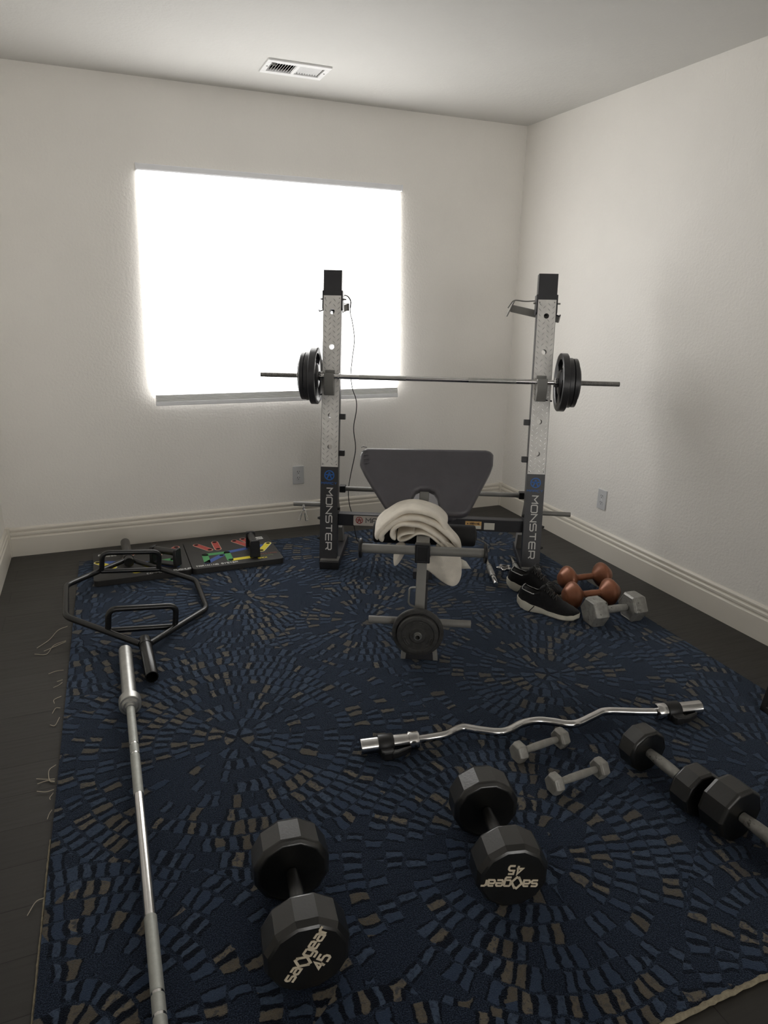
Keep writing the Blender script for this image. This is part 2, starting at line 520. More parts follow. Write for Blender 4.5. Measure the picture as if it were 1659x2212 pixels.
# stroke alphabet on a 0..1 wide, 0..1 high cell
GL = {
 'M': [[(0, 0), (0, 1), (.5, .45), (1, 1), (1, 0)]],
 'O': [[(.12, 0), (.88, 0), (1, .12), (1, .88), (.88, 1), (.12, 1), (0, .88), (0, .12), (.12, 0)]],
 'N': [[(0, 0), (0, 1), (1, 0), (1, 1)]],
 'S': [[(0, 0), (.86, 0), (1, .14), (1, .40), (.88, .52), (.12, .52), (0, .64), (0, .88), (.14, 1), (1, 1)]],
 'T': [[(0, 1), (1, 1)], [(.5, 1), (.5, 0)]],
 'E': [[(1, 0), (.14, 0), (0, .14), (0, .86), (.14, 1), (1, 1)], [(0, .5), (1, .5)]],
 'R': [[(0, 0), (0, 1), (.86, 1), (1, .86), (1, .52), (.86, .40), (0, .40)], [(.68, .40), (1, 0)]],
 'A': [[(0, 0), (0, .75), (.25, 1), (.75, 1), (1, .75), (1, 0)], [(0, .4), (1, .4)]],
 'C': [[(1, 0), (.14, 0), (0, .14), (0, .86), (.14, 1), (1, 1)]],
 'Y': [[(0, 1), (.5, .5), (1, 1)], [(.5, .5), (.5, 0)]],
 'P': [[(0, 0), (0, 1), (.86, 1), (1, .86), (1, .55), (.86, .42), (0, .42)]],
 'W': [[(0, 1), (.25, 0), (.5, .7), (.75, 0), (1, 1)]],
 'U': [[(0, 1), (0, .14), (.14, 0), (.86, 0), (1, .14), (1, 1)]],
 'H': [[(0, 0), (0, 1)], [(1, 0), (1, 1)], [(0, .5), (1, .5)]],
 'G': [[(1, 1), (.14, 1), (0, .86), (0, .14), (.14, 0), (1, 0), (1, .5), (.5, .5)]],
 'I': [[(.5, 0), (.5, 1)]],
 'L': [[(0, 1), (0, 0), (1, 0)]],
 'B': [[(0, 0), (0, 1), (.8, 1), (.95, .85), (.95, .62), (.8, .5), (0, .5)], [(.8, .5), (1, .36), (1, .14), (.86, 0), (0, 0)]],
 'K': [[(0, 0), (0, 1)], [(1, 1), (.1, .5), (1, 0)]],
 'D': [[(0, 0), (0, 1), (.75, 1), (1, .75), (1, .25), (.75, 0), (0, 0)]],
 '4': [[(.75, 0), (.75, 1), (0, .32), (1, .32)]],
 '5': [[(.95, 1), (.1, 1), (.05, .58), (.75, .58), (1, .42), (1, .14), (.82, 0), (0, 0)]],
 'a': [[(.1, .66), (.8, .66), (.95, .54), (.95, 0), (.15, 0), (.02, .10), (.02, .26), (.15, .37), (.95, .37)]],
 's': [[(.02, 0), (.82, 0), (.95, .10), (.95, .24), (.82, .33), (.15, .33), (.04, .43), (.04, .56), (.15, .66), (.95, .66)]],
 'g': [[(.95, .66), (.15, .66), (.02, .54), (.02, .14), (.15, 0), (.95, 0)], [(.95, .66), (.95, -.20), (.82, -.32), (.05, -.32)]],
 'e': [[(.92, 0), (.15, 0), (.02, .12), (.02, .54), (.15, .66), (.82, .66), (.95, .54), (.95, .34), (.02, .34)]],
 'r': [[(.05, 0), (.05, .66)], [(.05, .48), (.25, .66), (.8, .66)]],
}
def write(mb, text, o, ux, uy, h, w=None, adv=None, stroke=0.16, th=0.0006):
    """print text starting at o, running along ux, letters standing up along uy"""
    w = w or h * 0.8
    adv = adv or w * 1.35
    ux, uy = Vector(ux).normalized(), Vector(uy).normalized()
    o = Vector(o)
    x = 0
    for chx in text:
        if chx in GL:
            for st in GL[chx]:
                pts = [(x + p[0] * w, p[1] * h) for p in st]
                cl = pts[0] == pts[-1]
                mb.stroke(pts[:-1] if cl else pts, h * stroke, o, ux, uy, th, cl)
        x += adv if chx != ' ' else adv * 0.8
    return x

# ================================================================== ROOM
XL, YF, H = -3.158, -8.2, 2.44
WT = 0.14
mb = MB(); mb.box((XL / 2, YF / 2, -0.05), (-XL + 2 * WT, -YF + 2 * WT, 0.1)); struct(mb.build('floor', 'floor'))
mb = MB()        # the ceiling is open where the air register sits
VX0, VX1, VY0, VY1 = -1.598 - .130, -1.598 + .130, -.463 - .066, -.463 + .066
for x0, x1, y0, y1 in ((XL - WT, VX0, YF - WT, WT), (VX1, WT, YF - WT, WT), (VX0, VX1, YF - WT, VY0), (VX0, VX1, VY1, WT)):
    mb.box(((x0 + x1) / 2, (y0 + y1) / 2, H + 0.05), (x1 - x0, y1 - y0, 0.1))
struct(mb.build('ceiling', 'ceiling'))
# back wall with the window opening
WX0, WX1, WZ0, WZ1 = -2.285, -0.885, 0.845, 2.0
mb = MB()
mb.box(((XL + WX0) / 2, WT / 2, H / 2), (WX0 - XL, WT, H))
mb.box((WX1 / 2, WT / 2, H / 2), (-WX1, WT, H))
mb.box(((WX0 + WX1) / 2, WT / 2, WZ0 / 2), (WX1 - WX0, WT, WZ0))
mb.box(((WX0 + WX1) / 2, WT / 2, (WZ1 + H) / 2), (WX1 - WX0, WT, H - WZ1))
struct(mb.build('wall_back', 'wall'))
mb = MB(); mb.box((WT / 2, YF / 2, H / 2), (WT, -YF + 2 * WT, H)); struct(mb.build('wall_right', 'wall'))
mb = MB(); mb.box((XL - WT / 2, YF / 2, H / 2), (WT, -YF + 2 * WT, H)); struct(mb.build('wall_left', 'wall'))
FW = [(-2.95, -1.65), (-1.45, -0.15)]; FZ0, FZ1 = 0.75, 2.05
mb = MB()
mb.box((XL / 2, YF - WT / 2, FZ0 / 2), (-XL, WT, FZ0)); mb.box((XL / 2, YF - WT / 2, (FZ1 + H) / 2), (-XL, WT, H - FZ1))
for x0, x1 in ((XL, FW[0][0]), (FW[0][1], FW[1][0]), (FW[1][1], 0)): mb.box(((x0 + x1) / 2, YF - WT / 2, (FZ0 + FZ1) / 2), (x1 - x0, WT, FZ1 - FZ0))
struct(mb.build('wall_front', 'wall'))

BB = [(.014, 0), (.014, .104), (.011, .109), (.0075, .111), (.0075, .116), (.0125, .121), (.0125, .131), (.009, .136),
      (.0055, .137), (.0055, .142), (.010, .147), (.010, .155), (.005, .163), (0, .165), (-.004, .165), (-.004, 0)]
def baseboard(name, a, b, inward):
    a, b = Vector(a), Vector(b)
    d = (b - a).normalized()
    mb = MB()
    mb.prism([(p[0], p[1]) for p in BB], 0, (b - a).length, o=a, ux=inward, uy=(0, 0, 1)) if Vector(inward).cross(Vector((0, 0, 1))).dot(d) > 0 else \
        mb.prism([(p[0], p[1]) for p in BB], -(b - a).length, 0, o=a, ux=inward, uy=(0, 0, 1))
    return struct(mb.build(name, 'trim', angle=20))
baseboard('baseboard_back', (XL, 0, 0), (0, 0, 0), (0, -1, 0))
baseboard('baseboard_right', (0, YF, 0), (0, 0, 0), (-1, 0, 0))
baseboard('baseboard_left', (XL, YF, 0), (XL, 0, 0), (1, 0, 0))
mb = MB(); mb.box((-0.011, -0.011, 0.085), (0.022, 0.022, 0.170)); struct(mb.build('trim_1', 'trim', bevel=0.002))
mb = MB(); mb.box((XL + 0.011, -0.011, 0.085), (0.022, 0.022, 0.170)); struct(mb.build('trim_2', 'trim', bevel=0.002))

# window set back in its opening
mb = MB()
cx, cz, ww, wh = (WX0 + WX1) / 2, (WZ0 + WZ1) / 2, WX1 - WX0, WZ1 - WZ0
for sx in (-1, 0, 1): mb.box((cx + sx * (ww / 2 - 0.02), 0.10, cz), (0.04, 0.05, wh))
for sz in (-1, 1): mb.box((cx, 0.10, cz + sz * (wh / 2 - 0.02)), (ww, 0.05, 0.04))
win = struct(mb.build('window_1', 'white_plastic', bevel=0.003))
mb = MB(); mb.box((cx, 0.105, cz), (ww - 0.06, 0.006, wh - 0.06)); mb.build('glass_pane', 'glass', win)

# two added windows out of view, their glowing panels fill the room from the front
for num, (x0, x1) in zip((2, 3), FW):
    cx, cz, ww, wh = (x0 + x1) / 2, (FZ0 + FZ1) / 2, x1 - x0, FZ1 - FZ0
    mb = MB()
    for sx in (-1, 1): mb.box((cx + sx * (ww / 2 - 0.02), YF - 0.09, cz), (0.04, 0.05, wh))
    for sz in (-1, 1): mb.box((cx, YF - 0.09, cz + sz * (wh / 2 - 0.02)), (ww - 0.08, 0.05, 0.04))
    wn = struct(mb.build('window_%d' % num, 'white_plastic', bevel=0.003))
    mb = MB(); mb.box((cx, YF - 0.02, cz), (ww - 0.012, 0.006, wh - 0.012)); mb.build('fill_panel', 'fill_shade', wn)

# ------------------------------------------------------------------ shade over the window
bl = thing('window_shade', 'white cellular shade closed over the bright window on the back wall', 'window shade', (-1.585, -0.004, 0.81))
mb = MB(T(1.585, 0.004, -0.81))
mb.prism([(0, 2.012), (-.030, 2.012), (-.034, 2.018), (-.034, 2.040), (-.030, 2.044), (0, 2.044)], -2.318, -0.850, ux=(0, 1, 0), uy=(0, 0, 1))
mb.build('head_rail', 'shade_rail', bl, angle=20)
mb = MB(T(1.585, 0.004, -0.81))
for x in (-2.322, -0.846):
    mb = MB(T(1.585, 0.004, -0.81)); mb.box((x, -0.017, 2.028), (0.008, 0.036, 0.036)); mb.build('rail_cap', 'shade_rail', bl, bevel=0.002)
mb = MB(T(1.585, 0.004, -0.81))
NP = 58
vs, fs = [], []
for i in range(NP * 2 + 1):
    t = i / (NP * 2)
    z = 2.013 - t * (2.013 - 0.872)
    y = -0.009 - t * 0.034 + (0.004 if i % 2 else -0.004)
    vs += [(-2.316, y, z), (-0.852, y, z)]
for i in range(NP * 2): fs.append((2 * i, 2 * i + 1, 2 * i + 3, 2 * i + 2))
mb.add(vs, fs); mb.build('shade_fabric', 'shade', bl, angle=10)
mb = MB(T(1.585, 0.004, -0.81))
for k in range(6):
    z = 0.838 + k * 0.0062
    mb.box((-1.584, -0.044, z), (1.464, 0.030 - 0.002 * k, 0.0050))
mb.build('folded_pleats', 'white_plastic', bl, bevel=0.0015)
mb = MB(T(1.585, 0.004, -0.81))
mb.box((-1.584, -0.044, 0.8235), (1.466, 0.034, 0.023)); mb.build('bottom_rail', 'shade_rail', bl, bevel=0.003)

# ------------------------------------------------------------------ ceiling register
vt = thing('ceiling_vent', 'white metal louvred air vent in the ceiling above the window', 'vent', (-1.598, -0.463, H))
mb = MB()
for sx in (-1, 1): mb.box((sx * 0.1395, 0, -0.003), (0.025, 0.130, 0.010))
for sy in (-1, 1): mb.box((0, sy * 0.0835, -0.003), (0.304, 0.037, 0.010))
mb.box((0, 0, -0.003), (0.016, 0.130, 0.010))
mb.build('vent_frame', 'vent_white', vt, bevel=0.002)
for sgn in (-1, 1):
    mb = MB()
    for k in range(9):
        x = sgn * (0.0135 + 0.0128 * k)
        mb.box((x, 0, 0.002), (0.0014, 0.132, 0.013), Matrix.Rotation(-sgn * 0.72, 4, 'Y'))
    mb.build('louvre_bank', 'vent_white', vt)
mb = MB(); mb.box((0, 0, 0.028), (0.262, 0.134, 0.002))
for sx in (-1, 1): mb.box((sx * .131, 0, .018), (.002, .134, .02))
for sy in (-1, 1): mb.box((0, sy * .067, .018), (.262, .002, .02))
mb.build('duct', 'dark_void', vt)
for sx in (-1, 1):
    mb = MB(); mb.lathe([(0, .004), (.0015, .004), (.0025, .002)], (sx * 0.138, -0.01, -0.008), (0, 0, -1), 12); mb.build('screw', 'tube_grey', vt)
mb = MB(); mb.box((-0.118, -0.064, -0.010), (0.016, 0.006, 0.014)); mb.build('damper_lever', 'tube_grey', vt)

# ------------------------------------------------------------------ outlets
def outlet(label, loc, rz):
    t = thing('wall_outlet', label, 'outlet', loc, rz, 'wall outlets')
    mb = MB(); mb.box((0, -0.003, 0), (0.072, 0.006, 0.116)); mb.build('cover_plate', 'outlet_plastic', t, bevel=0.0025)
    for sz in (-1, 1):
        mb = MB()
        pl = [(0.0165 * math.cos(a), 0.0142 * math.sin(a) * 1.0) for a in [2 * PI * k / 24 for k in range(24)]]
        pl = [(max(-.0145, min(.0145, p[0])), p[1]) for p in pl]
        mb.prism(pl, 0.0, 0.0018, o=(0, -0.006, sz * 0.0195), ux=(1, 0, 0), uy=(0, 0, 1))
        rc = mb.build('receptacle', 'outlet_plastic', t)
        mb = MB()
        for sx in (-1, 1): mb.box((sx * 0.0064, -0.0080, sz * 0.0195 + 0.004), (0.0022, 0.001, 0.0085 if sx < 0 else 0.007))
        mb.lathe([(0, .0024), (.0006, .0024)], (0, -0.0078, sz * 0.0195 - 0.0065), (0, -1, 0), 12)
        mb.build('slots', 'dark_void', rc)
    mb = MB(); mb.lathe([(0, .0032), (.001, .003)], (0, -0.006, 0), (0, -1, 0), 12); mb.build('screw', 'shade_rail', t)
    return t
outlet('white duplex outlet on the back wall below the window', (-1.497, 0, 0.338), 0)
outlet('white duplex outlet on the right wall above the baseboard', (0, -1.070, 0.337), -PI / 2)

# ================================================================== RUG
RZ = 0.012
RUG = [(-2.852, -3.345), (-0.376, -3.352), (-0.288, -0.245), (-2.795, -0.240)]
rug = thing('area_rug', 'large navy loop pile area rug with blue and taupe mosaic sunbursts on the floor', 'rug', (-1.6, -1.8, 0))
mb = MB(T(1.6, 1.8, 0))
n = 24
vs, fs = [], []
for jj in range(n + 1):
    for ii in range(n + 1):
        a, b = ii / n, jj / n
        p = [(RUG[0][k] * (1 - a) + RUG[1][k] * a) * (1 - b) + (RUG[3][k] * (1 - a) + RUG[2][k] * a) * b for k in (0, 1)]
        vs.append((p[0], p[1], RZ))
for jj in range(n):
    for ii in range(n):
        q = jj * (n + 1) + ii
        fs.append((q, q + 1, q + n + 2, q + n + 1))
rim = [ii for ii in range(n + 1)] + [(jj + 1) * (n + 1) + n for jj in range(n)] + [n * (n + 1) + n - 1 - ii for ii in range(n)] + [(n - 1 - jj) * (n + 1) for jj in range(n - 1)]
o = len(vs)
vs += [(vs[k][0], vs[k][1], 0.001) for k in rim]
for k in range(len(rim)):
    k2 = (k + 1) % len(rim)
    fs.append((rim[k], o + k, o + k2, rim[k2]))
mb.add(vs, fs)
pile = mb.build('pile', 'rug', rug)
# the carpet pattern reads the mesh's own coordinates: keep them in room metres
for v in pile.data.vertices: v.co -= Vector((1.6, 1.8, 0))
pile.location = (1.6, 1.8, 0)
def binding(pts, r, amp):
    mb = MB(T(1.6, 1.8, 0))
    P = []
    a, b = Vector(pts[0]), Vector(pts[1])
    m_ = max(8, int((b - a).length / 0.012))
    rr = []
    for k in range(m_ + 1):
        P.append(a.lerp(b, k / m_) + Vector((random.uniform(-amp, amp), random.uniform(-amp, amp), random.uniform(-amp, amp))))
        rr.append(r * random.uniform(0.8, 1.2))
    mb.tube(P, rr, 8)
    return mb.build('edge_binding', 'binding', rug)
binding([(-2.853, -3.349, .0075), (-0.376, -3.356, .0075)], 0.0062, 0.0012)
binding([(-2.8545, -3.345, .004), (-2.838, -2.36, .004)], 0.0028, 0.0006)
binding([(-0.372, -3.35, .005), (-0.286, -0.25, .005)], 0.0030, 0.0008)
TH = [[(-2.832, -1.03), (-2.87, -1.05), (-2.90, -1.13), (-2.943, -1.196)], [(-2.834, -1.17), (-2.88, -1.19), (-2.905, -1.26), (-2.949, -1.243)],
      [(-2.834, -1.18), (-2.89, -1.215), (-2.915, -1.235)], [(-2.835, -1.425), (-2.862, -1.42), (-2.888, -1.434)],
      [(-2.836, -1.50), (-2.856, -1.50)], [(-2.836, -1.52), (-2.85, -1.53), (-2.866, -1.545)], [(-2.836, -1.62), (-2.86, -1.63), (-2.858, -1.66)],
      [(-2.837, -1.70), (-2.852, -1.69), (-2.862, -1.72)], [(-2.837, -1.76), (-2.85, -1.80), (-2.866, -1.79)],
      [(-2.837, -2.03), (-2.856, -2.05), (-2.852, -2.10), (-2.838, -2.11)], [(-2.838, -2.10), (-2.86, -2.09), (-2.89, -2.076)],
      [(-2.838, -2.11), (-2.86, -2.095), (-2.885, -2.105)], [(-2.838, -2.15), (-2.86, -2.15), (-2.884, -2.14)], [(-2.839, -2.165), (-2.848, -2.18), (-2.846, -2.19)],
      [(-2.839, -2.24), (-2.846, -2.25), (-2.85, -2.27)], [(-2.842, -2.56), (-2.86, -2.565), (-2.876, -2.60)],
      [(-0.352, -2.02), (-0.345, -2.0), (-0.342, -1.98)], [(-0.366, -2.46), (-0.358, -2.44), (-0.356, -2.42)]]
for st in TH:
    mb = MB(T(1.6, 1.8, 0))
    P = spline([(x, y, 0.007 if k == 0 else 0.0025 + 0.004 * random.random()) for k, (x, y) in enumerate(st)], 6)
    mb.tube(P, 0.0011, 6)
    mb.build('loose_thread', 'thread', rug)

# ================================================================== RACK
RO = Vector((-1.065, -1.0305, RZ)); RA = math.radians(-26.31)
def rmb(xf=None):
    return MB(T(0, 0, -RZ) @ (xf or Matrix.Identity(4)))       # local x right, y back, z = height above the floor
def rw(x, y, z):
    """rack coordinates to room coordinates"""
    return Vector((RO.x + x * math.cos(RA) - y * math.sin(RA), RO.y + x * math.sin(RA) + y * math.cos(RA), z))
LEAN = math.atan(0.15)
def lean(x0):
    sa, ca = math.sin(LEAN), math.cos(LEAN)
    return Matrix(((1, 0, 0, x0), (0, sa, -ca, 0.03), (0, ca, sa, 0.06), (0, 0, 0, 1)))     # (x, along the upright, out of its front)
def S(z): return (z - 0.06) / math.cos(LEAN)
HOLES = [S(z) for z in (1.342, 1.167, 0.993, 0.82, 0.657)]
def holed(mb, w, s0, s1, holes, r, n0, n1):
    """a bar of width w with round holes bored front to back"""
    hh = 0.03
    cuts = [s0]
    for h in sorted(holes): cuts += [h - hh, h + hh]
    cuts.append(s1)
    for a, b in zip(cuts[0::2], cuts[1::2]):
        for nn in (n0, n1):
            mb.add([(-w / 2, a, nn), (w / 2, a, nn), (w / 2, b, nn), (-w / 2, b, nn)], [(0, 1, 2, 3)])
    for h in holes:
        c = math.atan2(hh, w / 2)
        angs = sorted([2 * PI * k / 24 + 0.01 for k in range(24)] + [c, PI - c, PI + c, 2 * PI - c])
        m_ = len(angs)
        ring, outr = [], []
        for a in angs:
            ca, sa = math.cos(a), math.sin(a)
            k = min((w / 2) / abs(ca) if abs(ca) > 1e-6 else 9, hh / abs(sa) if abs(sa) > 1e-6 else 9)
            ring.append((r * ca, h + r * sa)); outr.append((k * ca, h + k * sa))
        vs = [(p[0], p[1], n0) for p in ring] + [(p[0], p[1], n0) for p in outr] + [(p[0], p[1], n1) for p in ring] + [(p[0], p[1], n1) for p in outr]
        fs = []
        for k in range(m_):
            k2 = (k + 1) % m_
            fs += [(k, k2, m_ + k2, m_ + k), (2 * m_ + k, 3 * m_ + k, 3 * m_ + k2, 2 * m_ + k2), (k, 2 * m_ + k, 2 * m_ + k2, k2)]
        mb.add(vs, fs)
    for sx in (-1, 1):
        x = sx * w / 2
        mb.add([(x, s0, n0), (x, s1, n0), (x, s1, n1), (x, s0, n1)], [(0, 1, 2, 3)])
    for s_ in (s0, s1):
        mb.add([(-w / 2, s_, n0), (w / 2, s_, n0), (w / 2, s_, n1), (-w / 2, s_, n1)], [(0, 1, 2, 3)])

def emblem(mb, o, ux, uy, R):
    """ring with a standing figure, arms spread to the rim"""
    mb.stroke([(R * .92 * math.cos(a), R * .92 * math.sin(a)) for a in [2 * PI * k / 32 for k in range(32)]], R * .20, o, ux, uy, closed=True)
    mb.stroke([(R * .14 * math.cos(a), R * .42 + R * .14 * math.sin(a)) for a in [2 * PI * k / 10 for k in range(10)]], R * .16, o, ux, uy, closed=True)
    mb.stroke([(-R * .74, R * .12), (-R * .2, R * .12), (R * .2, R * .12), (R * .74, R * .12)], R * .22, o, ux, uy)
    mb.stroke([(-R * .52, -R * .74), (-R * .2, -R * .1), (-R * .1, R * .2)], R * .26, o, ux, uy)
    mb.stroke([(R * .52, -R * .74), (R * .2, -R * .1), (R * .1, R * .2)], R * .26, o, ux, uy)

rack = thing('squat_rack', 'charcoal steel squat rack with two silver tread plate uprights in front of the window', 'rack', RO, RA)
UPX = (-0.550, 0.534)
UW, UD = 0.094, 0.052
for x0 in UPX:
    sg = -1 if x0 < 0 else 1
    xf = lean(x0)
    mb = rmb(xf); holed(mb, UW, -0.03, S(1.544), HOLES, 0.0145, 0.0, -UD)
    up = mb.build('upright', 'frame_paint', rack, angle=30)
    mb = rmb(xf); holed(mb, 0.090, S(0.553), S(1.420), HOLES, 0.0130, 0.0022, 0.0003)
    tp = mb.build('tread_plate', 'tread', up, angle=25)
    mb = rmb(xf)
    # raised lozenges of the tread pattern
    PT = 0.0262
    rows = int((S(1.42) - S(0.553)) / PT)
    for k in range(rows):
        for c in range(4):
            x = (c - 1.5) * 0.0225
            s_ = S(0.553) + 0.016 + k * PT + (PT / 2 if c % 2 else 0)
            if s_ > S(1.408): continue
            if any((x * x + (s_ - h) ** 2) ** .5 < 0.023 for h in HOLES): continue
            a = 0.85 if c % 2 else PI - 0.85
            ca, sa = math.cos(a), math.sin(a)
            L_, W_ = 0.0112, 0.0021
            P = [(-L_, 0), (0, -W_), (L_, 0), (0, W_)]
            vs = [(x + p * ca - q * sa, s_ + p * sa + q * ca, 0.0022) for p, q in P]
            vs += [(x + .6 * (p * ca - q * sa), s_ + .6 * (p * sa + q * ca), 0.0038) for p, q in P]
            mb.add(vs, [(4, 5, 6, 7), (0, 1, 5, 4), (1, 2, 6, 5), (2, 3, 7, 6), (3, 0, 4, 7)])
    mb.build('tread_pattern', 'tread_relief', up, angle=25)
    for sx in (-1, 1):
        for z in (0.566, 1.407):
            mb = rmb(xf); mb.lathe([(0, .0032), (.0015, .0030), (.0022, .0015)], (sx * 0.037, S(z), 0.0022), (0, 0, 1), 10); mb.build('rivet', 'thread_steel', up)
    mb = rmb(xf); emblem(mb, (0, S(0.508), 0.0006), (1, 0, 0), (0, 1, 0), 0.0265); mb.build('emblem', 'blue_ink', up)
    mb = rmb(xf); write(mb, 'MARCY', (-0.041, S(0.461), 0.0006), (1, 0, 0), (0, 1, 0), 0.0105, 0.0125, 0.0172, 0.2); mb.build('brand_lettering', 'blue_ink', up)
    mb = rmb(xf)
    write(mb, 'MONSTER', (-0.015 + 0.001, S(0.440), 0.0006), (0, -1, 0), (1, 0, 0), 0.031, 0.0385, 0.0492, 0.185)
    mb.build('lettering', 'silver_ink', up)
    # sleeve bracket near the top with its pins
    mb = rmb(xf)
    for sx in (-1, 1):
        mb.prism([(S(1.35), -.010), (S(1.36), .000), (S(1.445), .000), (S(1.445), -UD - .006), (S(1.35), -UD - .006)], 0, 0.006,
                 o=(sx * (UW / 2 + 0.003) + (-.003), 0, 0), ux=(0, 1, 0), uy=(0, 0, 1))
    mb.box((0, S(1.398), -UD - 0.008), (UW + 0.012, S(1.445) - S(1.35), 0.005))
    br = mb.build('catch_bracket', 'frame_paint', up, bevel=0.001)
    mb = rmb(xf); mb.tube([(-UW / 2 - 0.018, S(1.405), -.022), (UW / 2 + 0.022, S(1.405), -.022)], 0.0042, 10); mb.build('locking_pin', 'tube_grey', up)
    mb = rmb(xf); mb.tube(fillet([(sg * (UW / 2), S(1.352), -.022), (sg * (UW / 2 + .024), S(1.344), -.022), (sg * (UW / 2 + .026), S(1.352), -.03)], .006), 0.0033, 8); mb.build('hook_pin', 'frame_paint', up)
    # rubber stubs on the inner side
    for z in (0.815, 0.625):
        mb = rmb(xf); mb.box((-sg * (UW / 2 + 0.012), S(z), -0.028), (0.034, 0.030, 0.034)); mb.build('stub', 'black_plastic', up, bevel=0.002)
    # bar hook
    mb = rmb(xf)
    prof = [(-.100, .003), (.030, .003), (.030, .009), (-.010, .009), (-.0145, .014), (-.0145, .034), (-.008, .040), (.013, .042), (.013, .054), (-.048, .054), (-.100, .028)]
    mb.prism([(p[1], S(1.021) + p[0]) for p in prof], -0.025, 0.025, o=(-0.005, 0, 0), ux=(0, 0, 1), uy=(0, 1, 0))
    mb.build('bar_hook', 'tube_grey', up, bevel=0.0025)
    mb = rmb(xf); mb.tube([(sg * .018, S(.93), .006), (sg * (UW / 2 + .01), S(.926), -.012)], 0.004, 8); mb.build('hook_lock', 'frame_paint', up)
    # foot tube, end cap, rear strut
    fx = -0.546 if sg < 0 else 0.545
    mb = rmb(); mb.box((fx + (0.015 if sg < 0 else -0.015) * .5, 0.225, 0.035), (0.098, 0.45, 0.044)); ft = mb.build('foot', 'frame_paint', rack, bevel=0.003)
    mb = rmb(); mb.box((fx + (0.015 if sg < 0 else -0.015) * .5, 0.002, 0.034), (0.103, 0.022, 0.0435)); mb.build('end_cap', 'black_plastic', ft, bevel=0.003)
    mb = rmb(); mb.box((fx + (0.015 if sg < 0 else -0.015) * .5, 0.036, 0.0592), (0.100, 0.062, 0.005)); mb.build('weld_plate', 'tube_grey', ft, bevel=0.001)
    mb = rmb(); mb.bar((x0 - sg * 0.01, 0.40, 0.055), (x0, 0.145, 0.56), 0.050, 0.040, up=(1, 0, 0)); st = mb.build('rear_strut', 'frame_paint', rack, bevel=0.002)
    mb = rmb(); mb.bar((x0 - sg * 0.03, 0.36, 0.055), (x0 - sg * 0.03, 0.30, 0.17), 0.056, 0.030, up=(1, 0, 0)); mb.build('strut_gusset', 'tube_grey', rack, bevel=0.002)
    # plate storage peg
    mb = rmb(); mb.tube([(x0 + sg * UW / 2, 0.10, 0.344), (x0 + sg * (UW / 2 + 0.148), 0.10, 0.342)], 0.0125, 16); mb.build('storage_peg', 'tube_grey', rack)
    for z, y in ((0.275, 0.075), (0.165, 0.06)):
        mb = rmb(); mb.lathe([(0, .009), (.006, .009), (.008, .006), (.014, .006)], (x0 + sg * UW / 2, y, z), (sg, 0, 0), 6); mb.build('bolt', 'black_plastic', rack)
    mb = rmb(); mb.lathe([(0, .009), (.006, .009), (.008, .006), (.012, .006)], (x0 - sg * UW / 2, 0.085, 0.33), (-sg, 0, 0), 6); mb.build('bolt', 'black_plastic', rack)
# beam and rear tube
mb = rmb(); mb.box((-0.008, 0.125, 0.262), (UPX[1] - UPX[0] - UW + 0.002, 0.052, 0.066)); beam = mb.build('crossbeam', 'frame_paint', rack, bevel=0.003)
mb = rmb(); mb.prism([(-.440, .236), (-.436, .232), (-.205, .232), (-.201, .236), (-.201, .284), (-.205, .288), (-.436, .288), (-.440, .284)], 0.0, 0.0016, o=(0.02, 0.099, 0.001), ux=(1, 0, 0), uy=(0, 0, 1))
mb.build('nameplate', 'nameplate', beam)
mb = rmb(); emblem(mb, (-0.388, 0.0971, 0.263), (1, 0, 0), (0, 0, 1), 0.0195); mb.build('emblem', 'ink_red', beam)
mb = rmb(); write(mb, 'MARCY', (-0.352, 0.0971, 0.250), (1, 0, 0), (0, 0, 1), 0.026, 0.026, 0.0345, 0.2); mb.build('nameplate_lettering', 'tube_grey', beam)
mb = rmb(); mb.box((0.225, 0.0985, 0.262), (0.086, 0.001, 0.042)); wl = mb.build('warning_label', 'sticker_orange', beam); wl['label'] = 'orange and cream warning sticker'
mb = rmb(); mb.box((0.310, 0.0985, 0.258), (0.056, 0.001, 0.038)); wl = mb.build('info_label', 'sticker', beam); wl['label'] = 'small cream sticker'
mb = rmb(); mb.box((0.225, 0.0978, 0.251), (0.082, 0.001, 0.018)); mb.build('label_strip', 'sticker', beam)
mb = rmb(); write(mb, 'WARNING', (0.205, 0.0976, 0.266), (1, 0, 0), (0, 0, 1), 0.010, 0.0055, 0.0078, 0.2); mb.prism([(-.005, 0), (.005, 0), (0, .009)], 0, .0006, o=(0.195, 0.0978, 0.267), ux=(1, 0, 0), uy=(0, 0, 1)); mb.build('warning_lettering', 'frame_paint', beam)
mb = rmb(); mb.tube([(-0.515, 0.295, 0.383), (0.508, 0.295, 0.383)], 0.0135, 16); rt = mb.build('rear_tube', 'tube_grey', rack)
for sx in (-1, 1):
    mb = rmb(); mb.box((-0.004 + sx * 0.500, 0.295, 0.383), (0.034, 0.040, 0.038)); mb.build('tube_clamp', 'black_plastic', rt, bevel=0.003)
